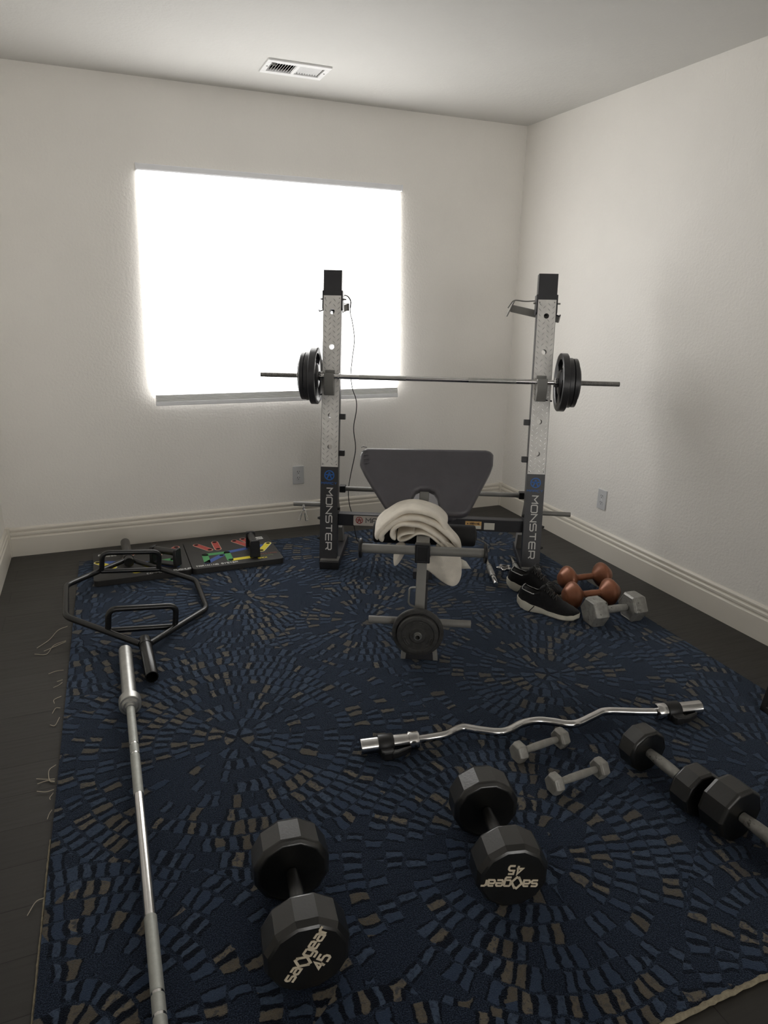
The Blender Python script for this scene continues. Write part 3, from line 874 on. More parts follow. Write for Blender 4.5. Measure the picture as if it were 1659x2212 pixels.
# swing-out catch arms behind the tops of the uprights
mb = rmb(); mb.bar((0.612, 0.288, 1.326), (0.372, 0.360, 1.374), 0.030, 0.036); arm = mb.build('catch_arm', 'tube_grey', rack, bevel=0.002)
mb = rmb(); mb.box((0.366, 0.360, 1.372), (0.006, 0.045, 0.085), Matrix.Rotation(0.42, 4, 'Y')); mb.build('end_flange', 'tube_grey', arm, bevel=0.001)
mb = rmb(); mb.tube(fillet([(0.352, 0.345, 1.375), (0.378, 0.345, 1.417), (0.44, 0.335, 1.409), (0.50, 0.30, 1.415)], .02), 0.0032, 8); mb.build('spring_wire', 'tube_grey', arm)
mb = rmb(); mb.bar((-0.545, 0.288, 1.340), (-0.505, 0.40, 1.362), 0.030, 0.036); arm = mb.build('catch_arm', 'tube_grey', rack, bevel=0.002)
mb = rmb(); mb.box((-0.503, 0.405, 1.362), (0.040, 0.006, 0.040), Matrix.Rotation(-0.37, 4, 'Z')); mb.build('end_flange', 'tube_grey', arm, bevel=0.001)
mb = rmb(); mb.tube(fillet([(-0.508, 0.30, 1.42), (-0.490, 0.36, 1.422), (-0.474, 0.40, 1.395), (-0.480, 0.41, 1.358)], .03), 0.0040, 8); mb.build('spring_wire', 'frame_paint', arm)

# ------------------------------------------------------------------ cable hanging from the left upright
cp = [(662, 335), (655, 430), (652, 500), (670, 555), (672, 600), (655, 690), (645, 780), (660, 850), (688, 905), (690, 960), (670, 1060), (690, 1170), (690, 1240), (665, 1330), (655, 1480), (648, 1560), (640, 1650), (650, 1700), (672, 1732)]
pts = [(-0.482, 0.42, 1.366), (-0.484, 0.45, 1.33), (-0.480, 0.5, 1.29), (-0.470, 0.5, 1.23), (-0.466, 0.5, 1.18), (-0.477, 0.5, 1.09), (-0.485, 0.5, 1.0), (-0.477, 0.5, 0.92),
       (-0.455, 0.5, 0.855), (-0.453, 0.5, 0.79), (-0.468, 0.5, 0.69), (-0.456, 0.5, 0.585), (-0.462, 0.5, 0.52), (-0.482, 0.5, 0.42), (-0.492, 0.46, 0.33), (-0.484, 0.44, 0.25), (-0.462, 0.42, 0.18), (-0.44, 0.41, 0.06), (-0.42, 0.42, 0.020), (-0.34, 0.44, 0.0145)]
wp = [rw(*p) for p in pts]
mb = MB(T(*(-rw(-0.42, 0.42, RZ)))); mb.tube(spline(wp, 5), 0.0027, 7)
ob = mb.build('power_cable', 'black_plastic'); ob.location = rw(-0.42, 0.42, RZ)
tag(ob, 'thin black cable hanging wavily beside the left rack upright', 'cable')

# ================================================================== WEIGHT BENCH
BX = -0.035
bench = thing('weight_bench', 'grey weight bench with preacher pad and leg developer in front of the rack', 'weight bench', rw(BX, -0.5, RZ), RA)
def bmb(): return MB(T(-BX, 0.5, -RZ))
mb = bmb(); mb.box((BX, -0.44, 0.450), (0.054, 0.80, 0.074)); sp_ = mb.build('spine', 'tube_grey', bench, bevel=0.003)
mb = bmb(); mb.box((BX, -0.850, 0.450), (0.060, 0.026, 0.080)); ec = mb.build('end_cap', 'black_plastic', sp_, bevel=0.003)
mb = bmb()
for sx in (-1, 1): mb.box((BX + sx * 0.022, -0.865, 0.450), (0.004, 0.005, 0.064))
for sz in (-1, 1): mb.box((BX, -0.865, 0.450 + sz * 0.031), (0.048, 0.005, 0.004))
mb.build('cap_ridge', 'frame_paint', sp_)
# leg developer arm
mb = bmb(); mb.bar((BX, -0.815, 0.44), (BX - 0.004, -0.885, 0.10), 0.044, 0.040, up=(1, 0, 0)); lp = mb.build('leg_developer_post', 'tube_grey', bench, bevel=0.003)
mb = bmb(); mb.tube([(-0.278, -0.842, 0.457), (0.209, -0.842, 0.457)], 0.0185, 20); ut = mb.build('roller_tube', 'tube_grey', bench)
for x in (-0.283, 0.214):
    mb = bmb(); mb.lathe([(-.006, .036), (-.004, .040), (.004, .040), (.006, .036)], (x, -0.842, 0.457), (1, 0, 0), 28); mb.build('end_disc', 'black_plastic', ut)
mb = bmb(); mb.tube([(-0.243, -0.886, 0.166), (0.170, -0.886, 0.166)], 0.0155, 18); mb.build('lower_tube', 'tube_grey', bench)
mb = bmb(); mb.lathe([(0, .0128), (.095, .0128), (.098, .0118), (.098, .0095), (.002, .0095)], (BX - 0.006, -0.888, 0.146), (0, -1, 0), 20); mb.build('plate_peg', 'steel_satin', bench)
mb = bmb(); mb.tube(fillet([(BX - .02, -0.850, .300), (BX - .047, -0.850, .298), (BX - .050, -0.850, .225), (BX - .02, -0.850, .212)], .014), 0.0045, 10); mb.build('pull_pin', 'steel_satin', bench)
mb = bmb(); mb.tube([(BX + .015, -0.80, .297), (BX + .062, -0.80, .294)], 0.0055, 10); mb.build('pivot_pin', 'frame_paint', bench)
# front leg and foot
mb = bmb(); mb.bar((BX + .004, -0.885, 0.045), (BX + .004, -0.66, 0.42), 0.046, 0.046, up=(1, 0, 0)); mb.build('front_leg', 'frame_paint', bench, bevel=0.003)
mb = bmb(); mb.prism([(-.072, .012), (.072, .012), (.064, .052), (-.060, .052)], 0, 0.050, o=(BX + 0.002, -0.870, 0), ux=(1, 0, 0), uy=(0, 0, 1)); fo = mb.build('front_foot', 'frame_paint', bench, bevel=0.003)
for sx in (-1, 1):
    mb = bmb(); mb.prism([(sx * .056, .0125), (sx * .076, .0125), (sx * .069, .0535), (sx * .052, .0535)][::sx], -0.001, 0.052, o=(BX + 0.003, -0.870, 0), ux=(1, 0, 0), uy=(0, 0, 1)); mb.build('foot_cap', 'tube_grey', fo, bevel=0.002)
mb = bmb(); mb.box((BX, -0.06, 0.22), (0.046, 0.046, 0.41)); mb.build('rear_leg', 'frame_paint', bench, bevel=0.003)
mb = bmb(); mb.box((BX, -0.06, 0.033), (0.10, 0.05, 0.042)); mb.build('rear_foot', 'frame_paint', bench, bevel=0.003)
# foam roller and seat
mb = bmb(); mb.lathe([(0, .030), (.004, .043), (.012, .047), (.44, .047), (.448, .043), (.452, .030)], (-0.258, -0.545, 0.425), (1, 0, 0), 32); fr = mb.build('foam_roller', 'foam', bench)
mb = bmb(); mb.lathe([(0, .020), (.003, .0205), (.003, .012)], (0.194, -0.545, 0.425), (1, 0, 0), 20); mb.build('roller_plug', 'black_plastic', fr)
mb = bmb(); mb.prism([(-.178, .46), (-.182, .30), (-.182, -.06), (-.160, -.095), (.09, -.095), (.112, -.06), (.112, .30), (.108, .46)], 0.4875, 0.530, o=(0.0, -0.36, -0.035), ux=(1, 0, 0), uy=(0, 1, 0))
mb.build('seat_pad', 'vinyl', bench, bevel=0.010, segs=4)
# preacher pad
t_ = Vector((0, .18, .24)).normalized()
mb = bmb(); mb.bar((BX - .004, -0.505, 0.47), (BX - .004, -0.475, 0.66), 0.050, 0.042, up=(1, 0, 0)); mb.build('pad_post', 'tube_grey', bench, bevel=0.003)
PO = [(-.331, .262), (-.324, .286), (-.300, .298), (.225, .308), (.249, .303), (.259, .285), (.257, .236), (.246, .203), (.160, .020), (.148, .004), (.125, -.005), (.062, -.005), (.042, .000),
      (.032, .012), (.018, .071), (.004, .097), (-.018, .108), (-.056, .108), (-.076, .097), (-.089, .068), (-.091, .010), (-.100, -.004), (-.165, -.010), (-.185, -.005), (-.198, .010), (-.269, .115), (-.307, .175), (-.329, .216)]
mb = bmb(); mb.prism(PO, -0.056, 0.0, o=(0, -.6, .54), ux=(1, 0, 0), uy=t_)
pp = mb.build('preacher_pad', 'vinyl', bench, bevel=0.016, segs=5, angle=60)
mb = bmb()
for k in range(5):
    q = Vector((-0.322 + 0.004 * k, -.6, .54)) + t_ * (0.296 - 0.020 * k)
    mb.tube(spline([q + Vector((-.006, .014, -.004)), q + Vector((0.002, -.001, .004)), q + Vector((.020, -.001, .001 + .002 * k))], 4), [0.0015] * 4 + [0.0022] * 2 + [.0018] * 3, 6)
mb.build('corner_pleats', 'vinyl', pp)

# ------------------------------------------------------------------ two plates on the bench peg
def solid_plate(name, label, loc, R, th, ro, rz, group):
    """cast plate, axis along local -y, face towards -y"""
    t = thing(name, label, 'weight plate', loc, rz, group)
    mb = MB()
    pr = [(0, ro), (0, R - .004), (.004, R), (th - .005, R), (th - .001, R - .003), (th, R - .008), (th, R - .016), (th - .005, R - .020), (th - .005, R * .42), (th, R * .36), (th, ro + .004), (th - .001, ro)]
    mb.lathe(pr, (0, th / 2, 0), (0, -1, 0), 56, loop=True)
    mb.build('disc', 'plate_cast', t, angle=30)
    mb = MB()
    for k in range(3):
        a0 = PI / 2 + k * 2 * PI / 3
        P = []
        for q in range(9):
            a = a0 - .34 + .68 * q / 8
            P.append((R * .60 * math.cos(a), -th / 2 + .0045, R * .60 * math.sin(a)))
        mb.tube(P, 0.0022, 6)
        P = [(p[0] * 1.18, p[1], p[2] * 1.18) for p in P]
        mb.tube(P, 0.0022, 6)
        mb.tube([P[0], (P[0][0] / 1.18, P[0][1], P[0][2] / 1.18)], 0.0022, 6)
        mb.tube([P[-1], (P[-1][0] / 1.18, P[-1][1], P[-1][2] / 1.18)], 0.0022, 6)
    mb.build('raised_marks', 'plate_cast', t)
    mb = MB(); mb.lathe([(0, ro + .0005), (th + .002, ro + .0005), (th + .002, ro + .0035), (0, ro + .0035)], (0, th / 2, 0), (0, -1, 0), 28, loop=True)
    mb.build('bore_ring', 'steel_satin', t)
    return t
solid_plate('weight_plate', 'larger of two cast iron plates on the bench peg, behind the other', rw(BX - .006, -0.934, 0.143), 0.103, 0.020, 0.0135, RA, 'plates on the bench peg')
solid_plate('weight_plate', 'smaller of two cast iron plates on the bench peg, at the front', rw(BX - .006, -0.957, 0.143), 0.083, 0.020, 0.0135, RA, 'plates on the bench peg')

# ------------------------------------------------------------------ towel
tw0 = rw(-0.05, -0.66, 0.49)
towel = thing('towel', 'folded cream towel draped over the front of the bench', 'towel', tw0, RA)
def tmb():
    return MB(T(0.05, 0.66, -0.49))
def sheet(path, th, y0, y1, ny=10, sway=0.006, shrink=0.0, seed=0, ends=0.0):
    """a thick folded layer: its cross-section path (x, z) swept from front to back"""
    P = spline([(p[0], p[1], 0) for p in path], 6)
    n_ = len(P)
    mb = tmb()
    vs, fs = [], []
    for j in range(ny + 1):
        b = j / ny
        y = y0 + (y1 - y0) * b
        for side in (1, -1):
            for i in range(n_):
                d = (P[min(i + 1, n_ - 1)] - P[max(i - 1, 0)]).normalized()
                nx, nz = -d.y, d.x
                wob = noise.noise(Vector((P[i].x * 14 + seed, y * 16, P[i].y * 14 + seed))) * sway
                e = min(1, 0.35 + min(i, n_ - 1 - i) / 3)
                fr_ = 0.55 if j in (0, ny) else 1.0
                hh = th / 2 * e * fr_
                bulge = -shrink * b * (P[i].y - path[len(path) // 2][1])
                vs.append((P[i].x + nx * (side * hh + wob), y + 0.5 * wob, P[i].y + nz * (side * hh + wob) + bulge))
    row = 2 * n_
    ringi = list(range(n_)) + [n_ + k for k in range(n_ - 1, -1, -1)]
    for j in range(ny):
        for k in range(len(ringi)):
            a, b = ringi[k], ringi[(k + 1) % len(ringi)]
            fs.append((j * row + a, j * row + b, (j + 1) * row + b, (j + 1) * row + a))
    for j in (0, ny):
        for k in range(n_ - 1):
            fs.append((j * row + k, j * row + k + 1, j * row + n_ + k + 1, j * row + n_ + k))
    mb.add(vs, fs)
    return mb
A_ = [(-.226, .452), (-.231, .472), (-.212, .500), (-.178, .536), (-.140, .564), (-.093, .580), (-.040, .577), (.015, .555), (.046, .528), (.057, .505)]
A2 = [(-.205, .448), (-.212, .470), (-.190, .502), (-.150, .535), (-.100, .553), (-.045, .553), (.005, .535), (.042, .506), (.080, .470), (.108, .432), (.120, .395)]
B_ = [(-.150, .462), (-.166, .480), (-.158, .508), (-.130, .527), (-.095, .531), (-.050, .526), (-.008, .505), (.035, .472), (.070, .438), (.095, .405)]
C_ = [(-.070, .497), (-.100, .494), (-.128, .484), (-.138, .470), (-.125, .459), (-.095, .470), (-.062, .493), (-.020, .492), (.015, .468), (.045, .438), (.070, .405)]
sheet(A_, 0.022, -0.735, -0.560, seed=1, shrink=.25).build('upper_fold', 'towel', towel, subsurf=1, angle=180)
sheet(A2, 0.024, -0.745, -0.585, seed=4).build('middle_fold', 'towel', towel, subsurf=1, angle=180)
sheet(B_, 0.020, -0.755, -0.600, seed=7).build('inner_fold', 'towel', towel, subsurf=1, angle=180)
sheet(C_, 0.013, -0.758, -0.610, seed=9, sway=.004).build('rolled_core', 'towel', towel, subsurf=1, angle=180)
def flap(outline, y, th, name, bow=0.012):
    """a hanging corner of cloth facing the room, gently bowed"""
    P = [Vector((p[0], p[1])) for p in outline]
    c = sum(P, Vector((0, 0))) / len(P)
    mb = tmb()
    K_ = [q.xy for q in spline([(p.x, p.y, 0) for p in P + [P[0]]], 4)][:-1]
    m_ = len(K_)
    vs, fs = [], []
    for side in (-1, 1):
        for f in (1.0, .93, .66, .33):
            for q in K_:
                p = c + (q - c) * f
                yy = y + bow * math.sin(p.x * 60 + p.y * 22) * .5 - bow * (1 - f)
                vs.append((p.x, yy + side * th / 2 * (0.35 if f == 1.0 else 1), p.y))
        vs.append((c.x, y - bow + side * th / 2, c.y))
    st = 4 * m_ + 1
    for s_ in (0, 1):
        for f in range(3):
            for k in range(m_):
                k2 = (k + 1) % m_
                fs.append((s_ * st + f * m_ + k, s_ * st + f * m_ + k2, s_ * st + (f + 1) * m_ + k2, s_ * st + (f + 1) * m_ + k))
        for k in range(m_):
            fs.append((s_ * st + 3 * m_ + k, s_ * st + 3 * m_ + (k + 1) % m_, s_ * st + 4 * m_))
    for k in range(m_):
        fs.append((k, (k + 1) % m_, st + (k + 1) % m_, st + k))
    mb.add(vs, fs)
    return mb.build(name, 'towel', towel, subsurf=1, angle=180)
flap([(.020, .455), (.060, .462), (.100, .440), (.122, .400), (.130, .340), (.128, .302), (.116, .276), (.091, .268), (.044, .288), (-.003, .326), (-.026, .346), (-.010, .380), (.010, .42)], -0.742, 0.016, 'hanging_corner')
flap([(-.148, .440), (-.120, .452), (-.100, .430), (-.112, .392), (-.132, .358), (-.146, .346), (-.154, .352), (-.156, .395)], -0.735, 0.012, 'short_corner')
mb = tmb(); mb.add([(.120, -.738, .392), (.146, -.742, .380), (.168, -.745, .350), (.124, -.742, .346)], [(0, 1, 2, 3)])
cl = mb.build('care_label', 'sticker', towel, solid=0.0008); cl['label'] = 'pale printed care label'

# ================================================================== BARBELL ON THE RACK
BC = (0.0, 0.1505, 1.0215)
barbell = thing('barbell', 'chrome barbell with threaded ends lying across the rack hooks', 'barbell', rw(*BC), RA)
mb = MB(); mb.tube([(-0.60, 0, 0), (0.60, 0, 0)], 0.0127, 20); shaft = mb.build('shaft', 'chrome', barbell)
for sg in (-1, 1):
    mb = MB(); mb.tube([(sg * 0.16, 0, 0), (sg * 0.40, 0, 0)], 0.0131, 20); mb.build('knurled_grip', 'steel_satin', barbell)
    mb = MB()
    pr = []
    x = 0.60
    while x < 0.910:
        pr += [(sg * x, 0.0126), (sg * (x + .0022), 0.0108), (sg * (x + .0044), 0.0126)]
        x += 0.0062
    pr += [(sg * 0.9135, 0.0105)]
    if sg < 0: pr = pr
    mb.lathe(pr, (0, 0, 0), (1, 0, 0), 18); mb.build('threaded_end', 'thread_steel', barbell, angle=25)
    mb = MB(); mb.lathe([(0, .0127), (.002, .0175), (.008, .0175), (.010, .0127)], (sg * 0.507 - .005, 0, 0), (1, 0, 0), 20); mb.build('stop_ring', 'chrome', barbell)
    for xx, rr in ((0.600, 0.023), (0.712, 0.023)):
        mb = MB()
        pl = []
        for k in range(36):
            a = 2 * PI * k / 36
            pl.append(((rr + .0035 * math.cos(6 * a)) * math.cos(a), (rr + .0035 * math.cos(6 * a)) * math.sin(a)))
        mb.prism(pl, -.009, .009, o=(sg * xx, 0, 0), ux=(0, 1, 0), uy=(0, 0, 1))
        mb.build('spinlock_nut', 'chrome', barbell, bevel=0.002)

def grip_plate(label, loc, rz, R, th, slot=True, tri=True, group='plates on the racked barbell', roll=0.0):
    """black plate on an x axis, three grip slots"""
    t = thing('weight_plate', label, 'weight plate', loc, rz, group)
    mb = MB()
    n_ = 72
    radii = [0.0135, 0.028, R * .40, R * .44, R * .80, R * .86, R * .97, R]
    half = [th * .5, th * .5, th * .40, th * .30, th * .30, th * .46, th * .5, th * .42]
    gone = lambda i, k: slot and i == 3 and (k % (n_ // 3)) in range(3, n_ // 3 - 5)
    idx = {}
    vs, fs = [], []
    def vid(i, k, s_):
        key = (i, k % n_, s_)
        if key not in idx:
            a = 2 * PI * (k % n_) / n_ + roll
            r_ = radii[i]
            if tri and i >= 6: r_ *= 1 - 0.022 * (0.5 + 0.5 * math.cos(3 * (a - roll))) ** 3
            idx[key] = len(vs); vs.append((s_ * half[i], r_ * math.cos(a), r_ * math.sin(a)))
        return idx[key]
    for i in range(len(radii) - 1):
        for k in range(n_):
            if gone(i, k): continue
            for s_ in (-1, 1):
                fs.append((vid(i, k, s_), vid(i, k + 1, s_), vid(i + 1, k + 1, s_), vid(i + 1, k, s_)))
            if slot and i == 3:
                if gone(i, k - 1): fs.append((vid(i, k, -1), vid(i + 1, k, -1), vid(i + 1, k, 1), vid(i, k, 1)))
                if gone(i, k + 1): fs.append((vid(i, k + 1, -1), vid(i + 1, k + 1, -1), vid(i + 1, k + 1, 1), vid(i, k + 1, 1)))
    for k in range(n_):
        if gone(3, k):
            fs.append((vid(3, k, -1), vid(3, k + 1, -1), vid(3, k + 1, 1), vid(3, k, 1)))
            fs.append((vid(4, k, -1), vid(4, k + 1, -1), vid(4, k + 1, 1), vid(4, k, 1)))
        fs.append((vid(0, k, -1), vid(0, k + 1, -1), vid(0, k + 1, 1), vid(0, k, 1)))
        fs.append((vid(7, k, -1), vid(7, k + 1, -1), vid(7, k + 1, 1), vid(7, k, 1)))
    mb.add(vs, fs); mb.build('disc', 'plate_iron', t, angle=40)
    mb = MB(); mb.lathe([(-th * .52, .0135), (-th * .52, .019), (th * .52, .019), (th * .52, .0135)], (0, 0, 0), (1, 0, 0), 24, loop=True); mb.build('bore_ring', 'thread_steel', t)
    return t
for sg, side in ((-1, 'left'), (1, 'right')):
    spec = [(0.6285, 0.146, 0.036, 'largest black grip plate, innermost on the %s end of the racked barbell'),
            (0.6600, 0.124, 0.024, 'medium black grip plate touching the largest one on the barbell\'s %s end'),
            (0.6850, 0.121, 0.022, 'medium black grip plate next to the smallest one on the barbell\'s %s end'),
            (0.7020, 0.088, 0.011, 'smallest black plate, outermost on the %s end of the racked barbell')]
    for q, (x, R, th, lab) in enumerate(spec):
        dz = 0.0
        grip_plate(lab % side, rw(BC[0] + sg * x, BC[1], BC[2] - 0.0008), RA, R, th, slot=q < 3, tri=q < 2, roll=0.5 + 0.4 * q)

# ------------------------------------------------------------------ spring clip on the left storage peg
sc = rw(-0.690, 0.10, 0.330)
clip = thing('spring_collar', 'chrome spring collar hanging on the left storage peg of the rack', 'collar', sc, RA)
mb = MB()
P = []
for k in range(46):
    a = 2 * PI * k / 22
    P.append((-0.006 + 0.0055 * k / 22, 0.0195 * math.sin(a), -0.0035 + 0.0195 * math.cos(a)))
mb.tube(P, 0.0022, 8); mb.build('coil', 'chrome', clip)
for sx, q in ((-1, 0), (1, 1)):
    mb = MB(); e = Vector(P[0] if q == 0 else P[-1])
    mb.tube(fillet([(e.x, .010, -.020), (sx * .014 - .004, .006, -.045), (sx * .022 - .010 * (1 - q), .0, -.078), (sx * .008 - .014 * (1 - q), -.004, -.082), (sx * .004 - .008 * (1 - q), -.002, -.040)], .006), 0.0021, 8)
    mb.build('clip_handle', 'chrome', clip)

# ================================================================== PUSH-UP BOARD
BT = 0.044
bd = thing('push_up_board', 'black folding push-up board with coloured slots on the rug by the back wall', 'push-up board', (-2.24, -0.42, RZ), math.radians(0.3))
def dmb(): return MB(T(2.24, 0.42, -RZ))
def rrect(x0, y0, x1, y1, r):
    pts = []
    for (cx_, cy_, a0) in ((x1 - r, y0 + r, -PI / 2), (x1 - r, y1 - r, 0), (x0 + r, y1 - r, PI / 2), (x0 + r, y0 + r, PI)):
        for k in range(6): pts.append((cx_ + r * math.cos(a0 + PI / 2 * k / 5), cy_ + r * math.sin(a0 + PI / 2 * k / 5)))
    return pts
for x0, x1 in ((-2.722, -2.2465), (-2.2435, -1.757)):
    mb = dmb(); mb.prism(rrect(x0, -0.636, x1, -0.205, 0.022), RZ + 0.001, BT); mb.build('panel', 'board', bd, bevel=0.002)
SLOTS = []
def strip(name, a, b, color, w=0.017, out=None):
    a, b = Vector(a), Vector(b)
    d = (b - a).normalized(); n_ = Vector((-d.y, d.x))
    pl = []
    for c_, s0 in ((b, -PI / 2), (a, PI / 2)):
        for k in range(9):
            t2 = s0 + PI * k / 8
            pl.append(c_ + d * (w * math.cos(t2)) + n_ * (w * math.sin(t2)))
    if out:
        mb = dmb(); mb.prism([tuple(c + (p - c).normalized() * ((p - c).length + .0025)) for p, c in [(p, b if (p - b).length < (p - a).length else a) for p in pl]], 0, 0.0004, o=(0, 0, BT)); mb.build(name + '_outline', out, bd)
    mb = dmb(); mb.prism([tuple(p) for p in pl], 0, 0.0008 if out else 0.0005, o=(0, 0, BT)); mb.build(name, color, bd)
strip('red_band', (-2.176, -.274), (-2.116, -.375), 'ink_red', out='ink_cream'); strip('red_band', (-2.071, -.261), (-2.070, -.376), 'ink_red', out='ink_cream')
strip('red_band', (-1.960, -.275), (-1.905, -.372), 'ink_red', out='ink_cream'); strip('red_band', (-1.907, -.258), (-1.88, -.34), 'ink_red', out='ink_cream')
strip('yellow_band', (-1.785, -.377), (-1.846, -.478), 'ink_yellow', out='ink_white')
strip('blue_band', (-2.034, -.446), (-1.83, -.40), 'ink_blue'); strip('blue_band', (-2.158, -.565), (-2.069, -.483), 'ink_blue')
strip('green_band', (-2.153, -.447), (-2.034, -.446), 'ink_green'); strip('green_band', (-2.153, -.447), (-2.157, -.563), 'ink_green'); strip('green_band', (-2.034, -.446), (-2.035, -.564), 'ink_green')
strip('yellow_band', (-2.019, -.566), (-1.92, -.560), 'ink_yellow')
# left half
strip('red_band', (-2.507, -.270), (-2.560, -.36), 'ink_red', out='ink_cream'); strip('red_band', (-2.287, -.271), (-2.345, -.345), 'ink_red', out='ink_cream'); strip('red_band', (-2.40, -.262), (-2.39, -.36), 'ink_red', out='ink_cream')
strip('yellow_band', (-2.700, -.375), (-2.625, -.472), 'ink_yellow', out='ink_white')
strip('blue_band', (-2.650, -.385), (-2.446, -.462), 'ink_blue'); strip('blue_band', (-2.425, -.480), (-2.315, -.562), 'ink_blue')
strip('green_band', (-2.446, -.462), (-2.320, -.450), 'ink_green'); strip('green_band', (-2.446, -.462), (-2.41, -.562), 'ink_green'); strip('green_band', (-2.320, -.450), (-2.312, -.555), 'ink_green')
strip('yellow_band', (-2.52, -.572), (-2.43, -.566), 'ink_yellow')
mb = dmb()
for p in [(-2.176, -.274), (-2.116, -.375), (-2.071, -.261), (-2.070, -.376), (-1.960, -.275), (-1.907, -.258), (-1.785, -.377), (-1.846, -.478), (-2.034, -.446), (-2.158, -.565), (-2.069, -.483), (-2.153, -.447), (-2.035, -.564),
          (-2.507, -.270), (-2.287, -.271), (-2.40, -.262), (-2.700, -.375), (-2.446, -.462), (-2.320, -.450), (-2.41, -.562), (-2.312, -.555), (-2.56, -.36)]:
    mb.prism([(p[0] + .0115 * math.cos(2 * PI * k / 20), p[1] + .0115 * math.sin(2 * PI * k / 20)) for k in range(20)], 0, 0.0013, o=(0, 0, BT))
mb.build('socket_holes', 'dark_void', bd)
for txt, o_, h_, w_, ad, colr, nm in [('TRAINING SYSTEM', (-2.222, -.612, BT), .0165, .0105, .0150, 'ink_white', 'front_lettering'), ('COMPLETE PUSHUP', (-2.468, -.624, BT), .0165, .0105, .0150, 'ink_white', 'front_lettering'),
                                      ('POWER', (-2.694, -.275, BT), .020, .0150, .0215, 'ink_white', 'title_lettering'), ('PRESS', (-2.676, -.300, BT), .014, .0110, .0150, 'ink_white', 'title_lettering'),
                                      ('SHOULDERS', (-1.881, -.541, BT), .0155, .0088, .0124, 'ink_dull_red', 'side_lettering'), ('TRICEPS', (-1.884, -.569, BT), .0155, .0088, .0124, 'ink_dull_green', 'side_lettering'),
                                      ('BACK', (-1.889, -.600, BT), .0165, .0095, .0132, 'ink_yellow', 'side_lettering')]:
    mb = dmb(); write(mb, txt, o_, (1, 0, 0), (0, 1, 0), h_, w_, ad, 0.17); mb.build(nm, colr, bd)
mb = dmb(); mb.box((-1.817, -.272, BT + .0003), (.046, .040, .0008)); stk = mb.build('barcode_sticker', 'ink_white', bd); stk['label'] = 'small white barcode sticker'
mb = dmb()
for k in range(11): mb.box((-1.836 + .0038 * k, -.274, BT + .0009), (.0012 + .0008 * (k % 3), .020, .0004))
mb.build('barcode', 'board', bd)

def push_handle(label, a, b):
    """foam grip between two upright plates that plug into the board"""
    a, b = Vector((*a, 0)), Vector((*b, 0))
    c = (a + b) / 2
    d = (b - a).normalized(); L = (b - a).length
    t = thing('push_up_stand', label, 'push-up handle', (c.x, c.y, BT), math.atan2(d.y, d.x), 'push-up handles')
    for sx in (-1, 1):
        mb = MB(); mb.prism([(-.028, 0), (.028, 0), (.026, .085), (.020, .096), (-.020, .096), (-.026, .085)], -.009, .009, o=(sx * (L / 2 - .006), 0, 0.0015), ux=(0, 1, 0), uy=(0, 0, 1)); mb.build('end_plate', 'black_plastic', t, bevel=0.003)
    mb = MB(); mb.box((0, 0, .008), (L - .02, .044, .012)); mb.build('base_bar', 'black_plastic', t, bevel=.002)
    mb = MB(); mb.lathe([(-L / 2 + .012, .018), (-L / 2 + .02, .0195), (-L * .2, .0185), (L * .2, .0185), (L / 2 - .02, .0195), (L / 2 - .012, .018)], (0, 0, .076), (1, 0, 0), 24); mb.build('foam_grip', 'rubber_black', t)
    return t
push_handle('black foam push-up handle standing on the right half of the board', (-1.901, -.575), (-1.892, -.408))
push_handle('black foam push-up handle on the left half of the board, set crosswise', (-2.425, -.470), (-2.305, -.566))

# ================================================================== HEX TRAP BAR
hp = Vector((-2.537, -0.947, 0.067))
hexb = thing('hex_trap_bar', 'black hexagonal trap bar with raised handles lying over the rug and board edge', 'trap bar', (hp.x, hp.y, RZ))
y_, p_, r_ = 0.027, 0.041, 0.108
HR = T(0, 0, hp.z - RZ) @ Matrix.Rotation(y_, 4, 'Z') @ Matrix.Rotation(p_ * 1.0, 4, 'Y').inverted() @ Matrix.Identity(4)
HR = T(0, 0, hp.z - RZ) @ Matrix.Rotation(y_, 4, 'Z') @ (Matrix.Rotation(r_, 4, 'Y') @ Matrix.Rotation(p_, 4, 'X'))
def hmb(): return MB(HR)
a_, b_, c_, l_, hy, g_, q_ = 0.296, 0.161, 0.446, 0.706, 0.313, 0.135, 0.098
ring = [(-.02, -c_, 0), (-a_, -b_, 0), (-a_, b_, 0), (-.02, c_, 0)]
mb = hmb(); mb.tube(fillet(ring, .035), 0.0132, 16); mb.build('frame_half', 'black_enamel', hexb)
mb = hmb(); mb.tube(fillet([(-p[0], p[1], p[2]) for p in ring], .035), 0.0132, 16); mb.build('frame_half', 'black_enamel', hexb)
for sg in (-1, 1):
    mb = hmb(); mb.lathe([(c_ - .032, .018), (c_ - .032, .0245), (l_ - .002, .0245), (l_, .0235), (l_, .0205), (c_ - .03, .0195)], (0, 0, 0), (0, sg, 0), 28); mb.build('sleeve', 'black_enamel', hexb, angle=30)
    mb = hmb(); mb.lathe([(c_ + .012, .0245), (c_ + .013, .027), (c_ + .021, .027), (c_ + .022, .0245)], (0, 0, 0), (0, sg, 0), 28); mb.build('sleeve_stop', 'black_enamel', hexb)
    xe = a_ * (c_ - hy) / (c_ - b_)
    mb = hmb(); mb.tube([(-xe, sg * hy, 0), (xe, sg * hy, 0)], 0.0122, 14); mb.build('low_handle', 'black_enamel', hexb)
    mb = hmb(); mb.tube(fillet([(-g_, sg * hy, 0.005), (-g_, sg * hy, q_), (g_, sg * hy, q_), (g_, sg * hy, 0.005)], .035, 8), 0.0125, 16); mb.build('raised_handle', 'black_enamel', hexb)

